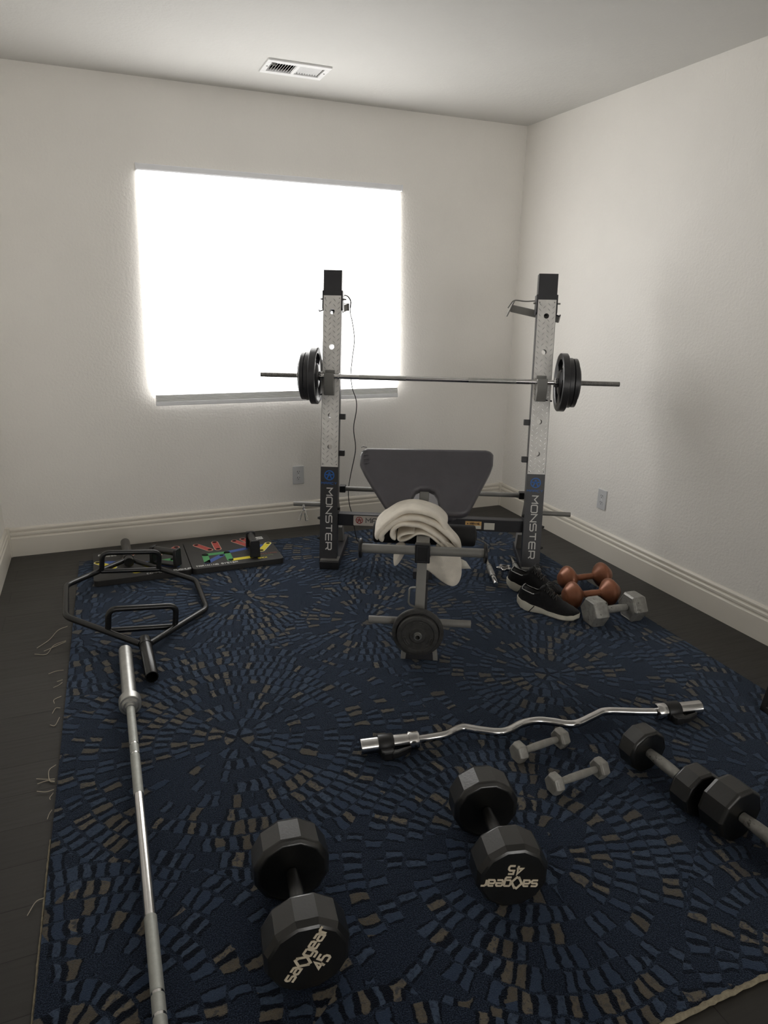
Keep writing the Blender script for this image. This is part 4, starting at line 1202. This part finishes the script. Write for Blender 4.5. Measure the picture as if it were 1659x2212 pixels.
# ================================================================== OLYMPIC BAR ON THE RUG
OX, OZ = -2.606, RZ + 0.0375
ob_ = thing('olympic_barbell', 'long silver olympic barbell lying along the left edge of the rug', 'barbell', (OX, -2.53, OZ), 0)
def omb(): return MB(T(0, 2.53, 0))
for y0, y1, s_ in ((-1.425, -1.800, 1), (-3.635, -3.26, -1)):
    mb = omb(); mb.lathe([(0, .020), (.001, .0235), (.003, .025), (abs(y1 - y0), .025)], (0, y0, 0), (0, -s_, 0), 32); mb.build('sleeve', 'steel_satin', ob_)
    mb = omb(); mb.lathe([(0, .026), (.0005, .0360), (.0025, .0375), (.040, .0375), (.042, .0360), (.0425, .030), (.050, .024), (.0505, .019), (.060, .0175), (.0605, .0143)], (0, y1 + s_ * .001, 0), (0, -s_, 0), 36); mb.build('collar', 'steel_satin', ob_, angle=22)
segs_ = [(-1.862, -2.072, 'knurl', .0141), (-2.072, -2.079, 'chrome', .0136), (-2.079, -2.124, 'knurl', .0141), (-2.124, -2.131, 'chrome', .0136), (-2.131, -2.318, 'knurl', .0143), (-2.318, -2.752, 'chrome', .0138),
         (-2.752, -2.944, 'knurl', .0143), (-2.944, -2.951, 'chrome', .0136), (-2.951, -2.993, 'knurl', .0141), (-2.993, -3.000, 'chrome', .0136), (-3.0, -3.20, 'knurl', .0141)]
for y0, y1, m_, r0 in segs_:
    mb = omb(); mb.tube([(0, y0, 0), (0, y1, 0)], r0, 24)
    mb.build({'knurl': 'knurled_section', 'chrome': 'smooth_section'}[m_] if abs(y1 - y0) > .01 else 'ring_mark', m_, ob_)

# ================================================================== EZ CURL BAR
ez = thing('curl_bar', 'wavy chrome curl bar lying across the middle of the rug', 'curl bar', (-1.33, -2.43, RZ))
EZz = 0.0296
def emb(): return MB(T(1.33, 2.43, 0))
e0, e1 = Vector((-1.935, -2.325, EZz)), Vector((-0.722, -2.540, EZz))
s0, s1 = Vector((-1.745, -2.3545, EZz)), Vector((-0.893, -2.508, EZz))
pts = [s0, (-1.712, -2.359, EZz), (-1.650, -2.364, EZz), (-1.605, -2.352, EZz), (-1.572, -2.352, EZz), (-1.535, -2.379, EZz), (-1.482, -2.412, EZz), (-1.441, -2.417, EZz), (-1.375, -2.400, EZz),
       (-1.317, -2.404, EZz), (-1.270, -2.430, EZz), (-1.236, -2.456, EZz), (-1.197, -2.466, EZz), (-1.118, -2.450, EZz), (-1.065, -2.441, EZz), (-1.010, -2.460, EZz), (-0.950, -2.486, EZz), s1]
mb = emb(); mb.tube(spline(pts, 7), 0.0138, 20); mb.build('shaft', 'chrome', ez)
for a, b in ((e0, s0), (e1, s1)):
    d = (b - a).normalized(); L = (b - a).length
    mb = emb(); mb.lathe([(0, .016), (.0, .0235), (.002, .025), (L - .034, .025), (L - .034, .0285), (L - .030, .0292), (L - .004, .0292), (L, .027), (L, .014)], a, d, 32); mb.build('sleeve', 'chrome', ez, angle=30)
def clamp_collar(label, q, d, sgn):
    """black plastic lever clamp round a sleeve; q on the sleeve axis"""
    q = Vector(q); d = Vector(d).normalized()
    t = thing('clamp_collar', label, 'clamp', (q.x, q.y, RZ + 0.001), math.atan2(d.y, d.x), 'lever clamps on the curl bar')
    zc = EZz - 0.001
    mb = MB(); mb.lathe([(-.025, .0256), (-.025, .0298), (-.023, .0312), (.023, .0312), (.025, .0298), (.025, .0256)], (0, 0, zc), (1, 0, 0), 36, loop=True)
    # the ring dips into the pile where it rests
    mb.build('clamp_ring', 'black_plastic', t, angle=35)
    mb = MB(); mb.prism([(-.021, -.010), (.021, -.010), (.021, .016), (.012, .024), (-.012, .024), (-.021, .016)], -.014, .014, o=(0, -.034, zc - .008), ux=(1, 0, 0), uy=(0, -1, 0)); mb.build('hinge_block', 'black_plastic', t, bevel=.003)
    mb = MB(); mb.prism([(-.012 * sgn, -.030), (.012 * sgn, -.058), (.030 * sgn, -.058), (.078 * sgn, -.036), (.080 * sgn, -.028), (.03 * sgn, -.040)][::(1 if sgn > 0 else -1)], -.012, .010, o=(0, 0, zc - .006)); mb.build('lever', 'black_plastic', t, bevel=.003)
    return t
dd = (s0 - e0).normalized()
clamp_collar('black lever clamp on the left sleeve of the curl bar', e0 + dd * 0.082, (s1 - s0), 1)
clamp_collar('black lever clamp on the right sleeve of the curl bar', e1 + (s1 - e1).normalized() * 0.112, (s1 - s0), 1)

# ================================================================== DUMBBELLS
def dumbbell(name, label, cat, loc, rz, R, hl, g, sides, hr, mats, z0=RZ, ph=None, group=None, bev=0.004, cham=0.0, face=None, hprof=None, inner=0.0):
    """loc on the floor, axis along local x; g = half handle length, hl = head length"""
    ph = (math.pi / sides if sides % 4 == 0 else 0.0) if ph is None else ph      # a flat underneath
    zc = R * math.cos(math.pi / sides)
    t = thing(name, label, cat, (loc[0], loc[1], z0), rz, group)
    heads = []
    for s_ in (-1, 1):
        mb = MB()
        pr = [(g + hl * cham * .6, hr * .9), (g + hl * cham * .3, R * (1 - cham * 1.9)), (g, R * (1 - cham * 1.3)), (g + hl * cham * 1.2 + .0001, R), (g + hl - hl * cham * 1.8, R), (g + hl - hl * cham * .35, R * (1 - cham * .75)), (g + hl, R * (1 - cham * 1.35)), (g + hl, 0.0001)]
        mb.lathe([(s_ * a, b) for a, b in pr], (0, 0, zc), (1, 0, 0), sides, ph=ph)
        heads.append(mb.build('head', mats[0], t, bevel=bev, segs=3, angle=25))
    mb = MB()
    if hprof: mb.lathe(hprof, (0, 0, zc), (1, 0, 0), 22)
    else: mb.lathe([(-g - .002, hr * .86), (-g * .8, hr * .92), (-g * .4, hr * 1.06), (0, hr * 1.1), (g * .4, hr * 1.06), (g * .8, hr * .92), (g + .002, hr * .86)], (0, 0, zc), (1, 0, 0), 22)
    mb.build('handle', mats[1], t)
    return t, heads, zc
def gear_face(t, head, zc, g, hl, R, roll):
    """maker's lettering on the end cap that faces local -x"""
    x = -(g + hl) - 0.0006
    o = Vector((x, 0, zc))
    # looking along +x at this face: right is -y
    ux = Vector((0, -math.cos(roll), math.sin(roll))); uy = Vector((0, math.sin(roll), math.cos(roll)))
    h = R * 0.24
    w = R * 0.185
    mb = MB()
    st = o - ux * (R * .70) + uy * (R * .02)
    write(mb, 'sa', st, ux, uy, h * 1.25, w, w * 1.25, 0.19, th=.0008)
    write(mb, 'gear', st + ux * (w * 4.25), ux, uy, h * 1.25, w, w * 1.25, 0.19, th=.0008)
    c = st + ux * (w * 3.30) + uy * (h * .36)
    mb.stroke([(-.02 * R, -.20 * R), (-.15 * R, 0.02 * R), (-.03 * R, .19 * R), (.06 * R, .14 * R)], R * .065, c, ux, uy, th=.0008)
    mb.stroke([(.02 * R, .20 * R), (.15 * R, -.02 * R), (.03 * R, -.19 * R), (-.06 * R, -.14 * R)], R * .065, c, ux, uy, th=.0008)
    mb.build('brand_lettering', 'ink_cream', head)
    mb = MB()
    write(mb, '45', o - ux * (R * .16) - uy * (R * .46), ux, uy, R * .27, R * .17, R * .225, 0.22, th=.0008)
    mb.build('weight_number', 'ink_cream', head)
HB = 'rubber_black'
G45 = 'pair of 45 pound dumbbells'
t, hd, zc = dumbbell('dumbbell', 'black 45 dumbbell nearest the bottom left, lettering slanting upward', 'dumbbell', (-2.290, -2.867), math.radians(83.4), 0.094, 0.090, 0.070, 12, 0.0165, (HB, HB), group=G45, cham=0.10, bev=.004)
gear_face(t, hd[0], zc, 0.070, 0.090, 0.090, math.radians(57))
t, hd, zc = dumbbell('dumbbell', 'black 45 dumbbell with upside-down lettering, right of the slanted one', 'dumbbell', (-1.756, -2.848), math.radians(76.1), 0.091, 0.090, 0.068, 12, 0.0165, (HB, HB), group=G45, cham=0.10, bev=.004)
gear_face(t, hd[0], zc, 0.068, 0.090, 0.087, math.radians(172))
GC = 'pair of black dumbbells with steel handles'
dumbbell('dumbbell', 'black dumbbell with worn steel handle just below the curl bar', 'dumbbell', (-1.119, -2.791), math.radians(-89), 0.071, 0.067, 0.072, 10, 0.0165, (HB, 'galvanised'), group=GC, cham=0.08)
dumbbell('dumbbell', 'black dumbbell cut off by the right edge, in front of the steel-handled one', 'dumbbell', (-1.088, -3.104), math.radians(-87), 0.081, 0.085, 0.066, 10, 0.0165, (HB, 'galvanised'), group=GC, cham=0.08)
GS = 'pair of small grey hex dumbbells'
hpS = None
def small5(t, heads, zc, g, hl, R):
    for s_, hd in zip((-1, 1), heads):
        mb = MB()
        # number panel on the face that looks up and towards the room
        a = math.radians(-30)
        nrm = Vector((0, math.sin(a) * 1.0, math.cos(a)))
        ap = R * math.cos(PI / 6)
        o = Vector((s_ * (g + hl / 2), 0, zc)) + Vector((0, -math.cos(math.radians(0)) * ap, 0)) * 0
        o = Vector((s_ * (g + hl / 2), -ap * math.cos(math.radians(30)), zc + ap * math.sin(math.radians(30))))
        uy = Vector((0, math.sin(math.radians(30)), math.cos(math.radians(30))))
        ux = Vector((1, 0, 0))
        mb.stroke([(-.010, -.010), (.010, -.010), (.010, .010), (-.010, .010)], .0016, o, ux, uy, th=.0012, closed=True)
        write(mb, '5', o - ux * .004 - uy * .006, ux, uy, .012, .008, .01, .18, th=.0012)
        mb.build('raised_number', 'grey_hex', hd)
t, hd, zc = dumbbell('dumbbell', 'upper of two small grey hex dumbbells, nearest the curl bar', 'dumbbell', (-1.386, -2.522), math.radians(4.9), 0.0350, 0.036, 0.067, 6, 0.0115, ('grey_hex', 'grey_hex'), group=GS, cham=0.16, bev=.0015)
small5(t, hd, zc, .068, .034, .0325)
t, hd, zc = dumbbell('dumbbell', 'lower of two small grey hex dumbbells, a 5 on its heads', 'dumbbell', (-1.365, -2.689), math.radians(3.5), 0.0340, 0.034, 0.070, 6, 0.0115, ('grey_hex', 'grey_hex'), group=GS, cham=0.16, bev=.0015)
small5(t, hd, zc, .072, .031, .0315)
dumbbell('dumbbell', 'large worn grey hex dumbbell at the rug edge beside the right baseboard', 'dumbbell', (-0.509, -1.826), math.radians(-4.2), 0.070, 0.074, 0.065, 6, 0.0165, ('galvanised', 'galvanised'), cham=0.11, bev=.002)
GP = 'pair of copper dumbbells'
def bell(label, loc, rz):
    t = thing('dumbbell', label, 'dumbbell', (loc[0], loc[1], RZ), rz, GP)
    R = 0.066
    for s_ in (-1, 1):
        mb = MB()
        pr = [(.044, .017), (.049, .019), (.058, .029), (.072, .047), (.083, .059), (.091, .0645), (.098, R), (.105, .0645), (.112, .060), (.124, .049), (.136, .038), (.142, .032), (.145, .024), (.146, .0001)]
        mb.lathe([(s_ * a, b) for a, b in pr], (0, 0, R), (1, 0, 0), 40); mb.build('bell', 'copper', t, angle=50)
    mb = MB(); mb.lathe([(-.050, .0155), (0, .0165), (.050, .0155)], (0, 0, R), (1, 0, 0), 20); mb.build('handle', 'copper', t)
    return t
bell('copper dumbbell nearer the camera, between the sneakers and the grey hex dumbbell', (-0.507, -1.658), math.radians(-7))
bell('copper dumbbell farther back, behind the other copper one', (-0.405, -1.478), math.radians(-5))

# ================================================================== SMALL CHROME PARTS ON THE RUG
def screw_handle(label, a, b):
    a, b = Vector((*a, 0)), Vector((*b, 0)); d = (b - a).normalized(); L = (b - a).length; c = (a + b) / 2
    t = thing('dumbbell_bar', label, 'dumbbell handle', (c.x, c.y, RZ), math.atan2(d.y, d.x), 'loose chrome dumbbell handles')
    zc = .0175
    mb = MB(); mb.tube([(-L * .5, 0, zc), (-L * .5 + .004, 0, zc), (L * .5 - .004, 0, zc), (L * .5, 0, zc)], [.0105, .0125, .0125, .0105], 20); mb.build('rod', 'chrome', t)
    mb = MB(); mb.lathe([(-.066, .0125), (-.062, .0150), (0, .0158), (.060, .0150), (.064, .0125)], (0, 0, zc), (1, 0, 0), 22); mb.build('grip', 'steel_satin', t)
    for s_ in (-1, 1):
        mb = MB(); mb.lathe([(-.004, .0125), (-.003, .0175), (.003, .0175), (.004, .0125)], (s_ * .070, 0, zc), (1, 0, 0), 24); mb.build('stop_ring', 'chrome', t)
    return t
screw_handle('loose chrome dumbbell handle lying below the right disc of the bench tube', (-0.700, -1.005), (-0.822, -1.310))
screw_handle('loose chrome dumbbell handle beside the right foot of the rack', (-0.552, -1.030), (-0.672, -1.330))
t = thing('star_collar', 'chrome star nut lying flat between the two loose handles', 'collar', (-0.648, -1.108, RZ), 0.3)
mb = MB()
pl = []
for k in range(60):
    a = 2 * PI * k / 60
    r0 = 0.036 + 0.0085 * math.cos(5 * a)
    pl.append((r0 * math.cos(a), r0 * math.sin(a)))
mb.prism(pl, 0, .012); mb.build('star_body', 'chrome', t, bevel=.003)
mb = MB(); mb.lathe([(0, .021), (.005, .020), (.007, .0135), (.005, .0128)], (0, 0, .012), (0, 0, 1), 28); mb.build('hub', 'thread_steel', t)
mb = MB(); mb.lathe([(0, .0125), (.0010, .0125)], (0, 0, .0165), (0, 0, 1), 20); mb.build('bore', 'dark_void', t)

# ================================================================== SNEAKERS
def lerp_tab(tab, t):
    for (a, va), (b, vb) in zip(tab, tab[1:]):
        if t <= b:
            k = (t - a) / (b - a); k = k * k * (3 - 2 * k)
            return va + (vb - va) * k
    return tab[-1][1]
W_T = [(0, .010), (.03, .024), (.10, .033), (.25, .036), (.42, .036), (.58, .043), (.72, .047), (.84, .043), (.93, .032), (.98, .018), (1, .006)]
BOT = [(0, .026), (.10, .008), (.18, .001), (.45, .003), (.60, .001), (.78, .001), (.90, .006), (1, .018)]
STOP = [(0, .054), (.12, .045), (.30, .034), (.55, .026), (.80, .026), (.92, .031), (1, .038)]
UTOP = [(0, .060), (.03, .096), (.07, .106), (.18, .098), (.26, .094), (.34, .104), (.40, .116), (.48, .104), (.60, .084), (.72, .066), (.84, .056), (.94, .048), (1, .041)]
def sneaker(label, heel, ang):
    L = 0.300
    t_ = thing('sneaker', label, 'shoe', (heel[0], heel[1], RZ), ang, 'pair of sneakers')
    t_.scale = (1, 1, 1.12)
    ys = lambda t: 0.010 * math.sin(PI * t) * 0.6
    # midsole
    mb = MB(); nS = 44
    vs, fs = [], []
    for i in range(nS + 1):
        t = i / nS
        w = lerp_tab(W_T, t) * 1.10; bz, tz = lerp_tab(BOT, t), lerp_tab(STOP, t); y0 = ys(t)
        for (a, b) in ((-.80, bz), (-1.0, bz + .35 * (tz - bz)), (-.98, tz), (-.80, tz + .001), (.80, tz + .001), (.98, tz), (1.0, bz + .35 * (tz - bz)), (.80, bz)):
            vs.append((t * L, y0 + a * w, b))
    for i in range(nS):
        for k in range(8): fs.append((i * 8 + k, i * 8 + (k + 1) % 8, (i + 1) * 8 + (k + 1) % 8, (i + 1) * 8 + k))
    fs += [tuple(range(8)), tuple(nS * 8 + k for k in range(8))]
    mb.add(vs, fs); sole = mb.build('midsole', 'sole', t_, angle=50)
    # dark seam across the midsole and dark outsole
    mb = MB()
    for sg in (-1, 1):
        P = []
        for k in range(6):
            f = k / 5
            t = .235 + .085 * f
            w = lerp_tab(W_T, t) * 1.10; bz, tz = lerp_tab(BOT, t), lerp_tab(STOP, t)
            P.append((t * L, ys(t) + sg * w * (1.0 - .02 * f), bz + (tz - bz) * (0.0 + 1.0 * f)))
        mb.tube(P, .0021, 6)
    mb.build('sole_seam', 'knit', sole)
    mb = MB(); vs, fs = [], []
    for i in range(nS + 1):
        t = i / nS
        w = lerp_tab(W_T, t) * 0.98; bz = lerp_tab(BOT, t)
        for (a, b) in ((-.86, bz + .004), (-.80, bz - .0006), (.80, bz - .0006), (.86, bz + .004)): vs.append((t * L, ys(t) + a * w, b))
    for i in range(nS):
        for k in range(4): fs.append((i * 4 + k, i * 4 + (k + 1) % 4, (i + 1) * 4 + (k + 1) % 4, (i + 1) * 4 + k))
    mb.add(vs, fs); mb.build('outsole', 'rubber_black', sole)
    # upper
    T0, T1, nT, nV = .075, .385, 48, 20
    def pt(t, v, inset=0.0, drop=0.0):
        w = lerp_tab(W_T, t) * (1.0 - inset); zt = lerp_tab(UTOP, t) - drop; zb = lerp_tab(STOP, t) - .006
        a = v * PI / 2
        open_k = max(0, min(1, (0.46 - t) / .1)) * max(0, min(1, t / .05))
        pw = 0.85 - 0.45 * open_k
        return Vector((t * L * .985 + .004, ys(t) + w * math.copysign(abs(math.sin(a)) ** pw, a), zb + (zt - zb) * max(0, math.cos(a)) ** (0.62 + .1 * open_k)))
    mb = MB(); vs, fs = [], []
    for i in range(nT + 1):
        for k in range(nV + 1): vs.append(pt(i / nT, -1 + 2 * k / nV))
    VO = 0.42
    for i in range(nT):
        for k in range(nV):
            t = (i + .5) / nT; v = -1 + 2 * (k + .5) / nV
            if T0 < t < T1 and abs(v) < VO: continue
            q = i * (nV + 1) + k
            fs.append((q, q + 1, q + nV + 2, q + nV + 1))
    mb.add(vs, fs); up = mb.build('upper', 'knit', t_, solid=.003, angle=180)
    # lining
    mb = MB(); vs, fs = [], []
    for i in range(nT + 1):
        for k in range(nV + 1): vs.append(pt(.02 + .52 * i / nT, -1 + 2 * k / nV, .12, .006))
    for i in range(nT):
        for k in range(nV):
            t = .02 + .52 * (i + .5) / nT; v = -1 + 2 * (k + .5) / nV
            if T0 - .02 < t < T1 and abs(v) < VO: continue
            q = i * (nV + 1) + k
            fs.append((q, q + 1, q + nV + 2, q + nV + 1))
    mb.add(vs, fs); mb.build('lining', 'lining', t_, angle=180)
    # footbed
    mb = MB(); vs = []
    for i in range(13):
        t = .04 + .5 * i / 12
        w = lerp_tab(W_T, t) * .82
        vs += [(t * L, ys(t) - w, .046), (t * L, ys(t) + w, .046)]
    mb.add(vs, [(2 * i, 2 * i + 1, 2 * i + 3, 2 * i + 2) for i in range(12)]); mb.build('footbed', 'lining', t_)
    # collar trim round the opening
    P = [pt(T0 + (T1 - T0) * k / 12, -VO * 1.04) for k in range(13)]
    Q = [pt(T0 + (T1 - T0) * k / 12, VO * 1.04) for k in range(13)]
    back = [pt(T0, v) for v in (-.25, 0, .25)]
    mb = MB(); mb.tube(P[::-1][4:] + back + Q[:-4], .0021, 8); mb.build('collar_trim', 'lining_edge', up)
    # tongue and laces
    mb = MB(); vs, fs = [], []
    for i in range(7):
        t = .34 + .20 * i / 6
        for k in range(7):
            v = (-.36 + .72 * k / 6)
            p = pt(t, v); p.z += .010 - .010 * i / 6; p.x += .004
            vs.append(p)
    for i in range(6):
        for k in range(6):
            q = i * 7 + k; fs.append((q, q + 1, q + 8, q + 7))
    mb.add(vs, fs); mb.build('tongue', 'knit', t_, solid=.004, angle=180)
    tops = [(.43, .47), (.485, .525), (.54, .58), (.595, .635)]
    for k, (a, b) in enumerate(tops):
        mb = MB()
        for sg in (-1, 1):
            Pq = []
            for q in range(9):
                f = q / 8
                p = pt(a + (b - a) * f, sg * (-.42 + .84 * f)); p.z += .006
                Pq.append(p)
            mb.tube(Pq, .0019, 6)
        mb.build('lace', 'rubber_black', t_)
    mb = MB()
    c0 = pt(.425, 0) + Vector((0, 0, .010))
    for sg in (-1, 1):
        mb.tube(spline([c0, c0 + Vector((.008, sg * .020, .012)), c0 + Vector((.030, sg * .036, -.002)), c0 + Vector((.028, sg * .024, -.006)), c0], 5), .0018, 6)
        mb.tube(spline([c0, c0 + Vector((.018, sg * .016, .006)), c0 + Vector((.05, sg * .03, -.022))], 5), .0018, 6)
    mb.build('lace_bow', 'rubber_black', t_)
    return t_
SA = math.radians(-54)
sneaker('black sneaker with off-white sole, nearer the camera beside the copper dumbbell', (-0.841, -1.538), SA)
sneaker('black sneaker with off-white sole, the farther one against the rack foot', (-0.769, -1.328), SA + .03)

# ================================================================== MIRROR AT THE RIGHT EDGE
mr = thing('framed_mirror', 'black framed standing mirror cut off by the right edge of the photo', 'mirror', (-0.492, -2.90, RZ + 0.0038))
lean_a = math.radians(11)
MX = Matrix.Rotation(lean_a, 4, 'Y')
def mmb(): return MB(MX)
Wm, Hm, fw = 0.604, 0.95, 0.022
mb = mmb()
for sy in (-1, 1): mb.box((0.009, sy * (Wm / 2 - fw / 2), Hm / 2), (0.018, fw, Hm))
for zz in (fw / 2, Hm - fw / 2): mb.box((0.009, 0, zz), (0.018, Wm, fw))
mb.build('mirror_frame', 'black_plastic', mr, bevel=.002)
mb = mmb(); mb.box((0.011, 0, Hm / 2), (0.008, Wm - 2 * fw + .004, Hm - 2 * fw + .004)); mb.build('mirror_glass', 'mirror', mr)
mb = MB(); mb.bar((0.135, 0, 0.62), (0.375, 0, -0.002), 0.05, 0.012, up=(0, 1, 0)); mb.build('easel_leg', 'black_plastic', mr, bevel=.002)
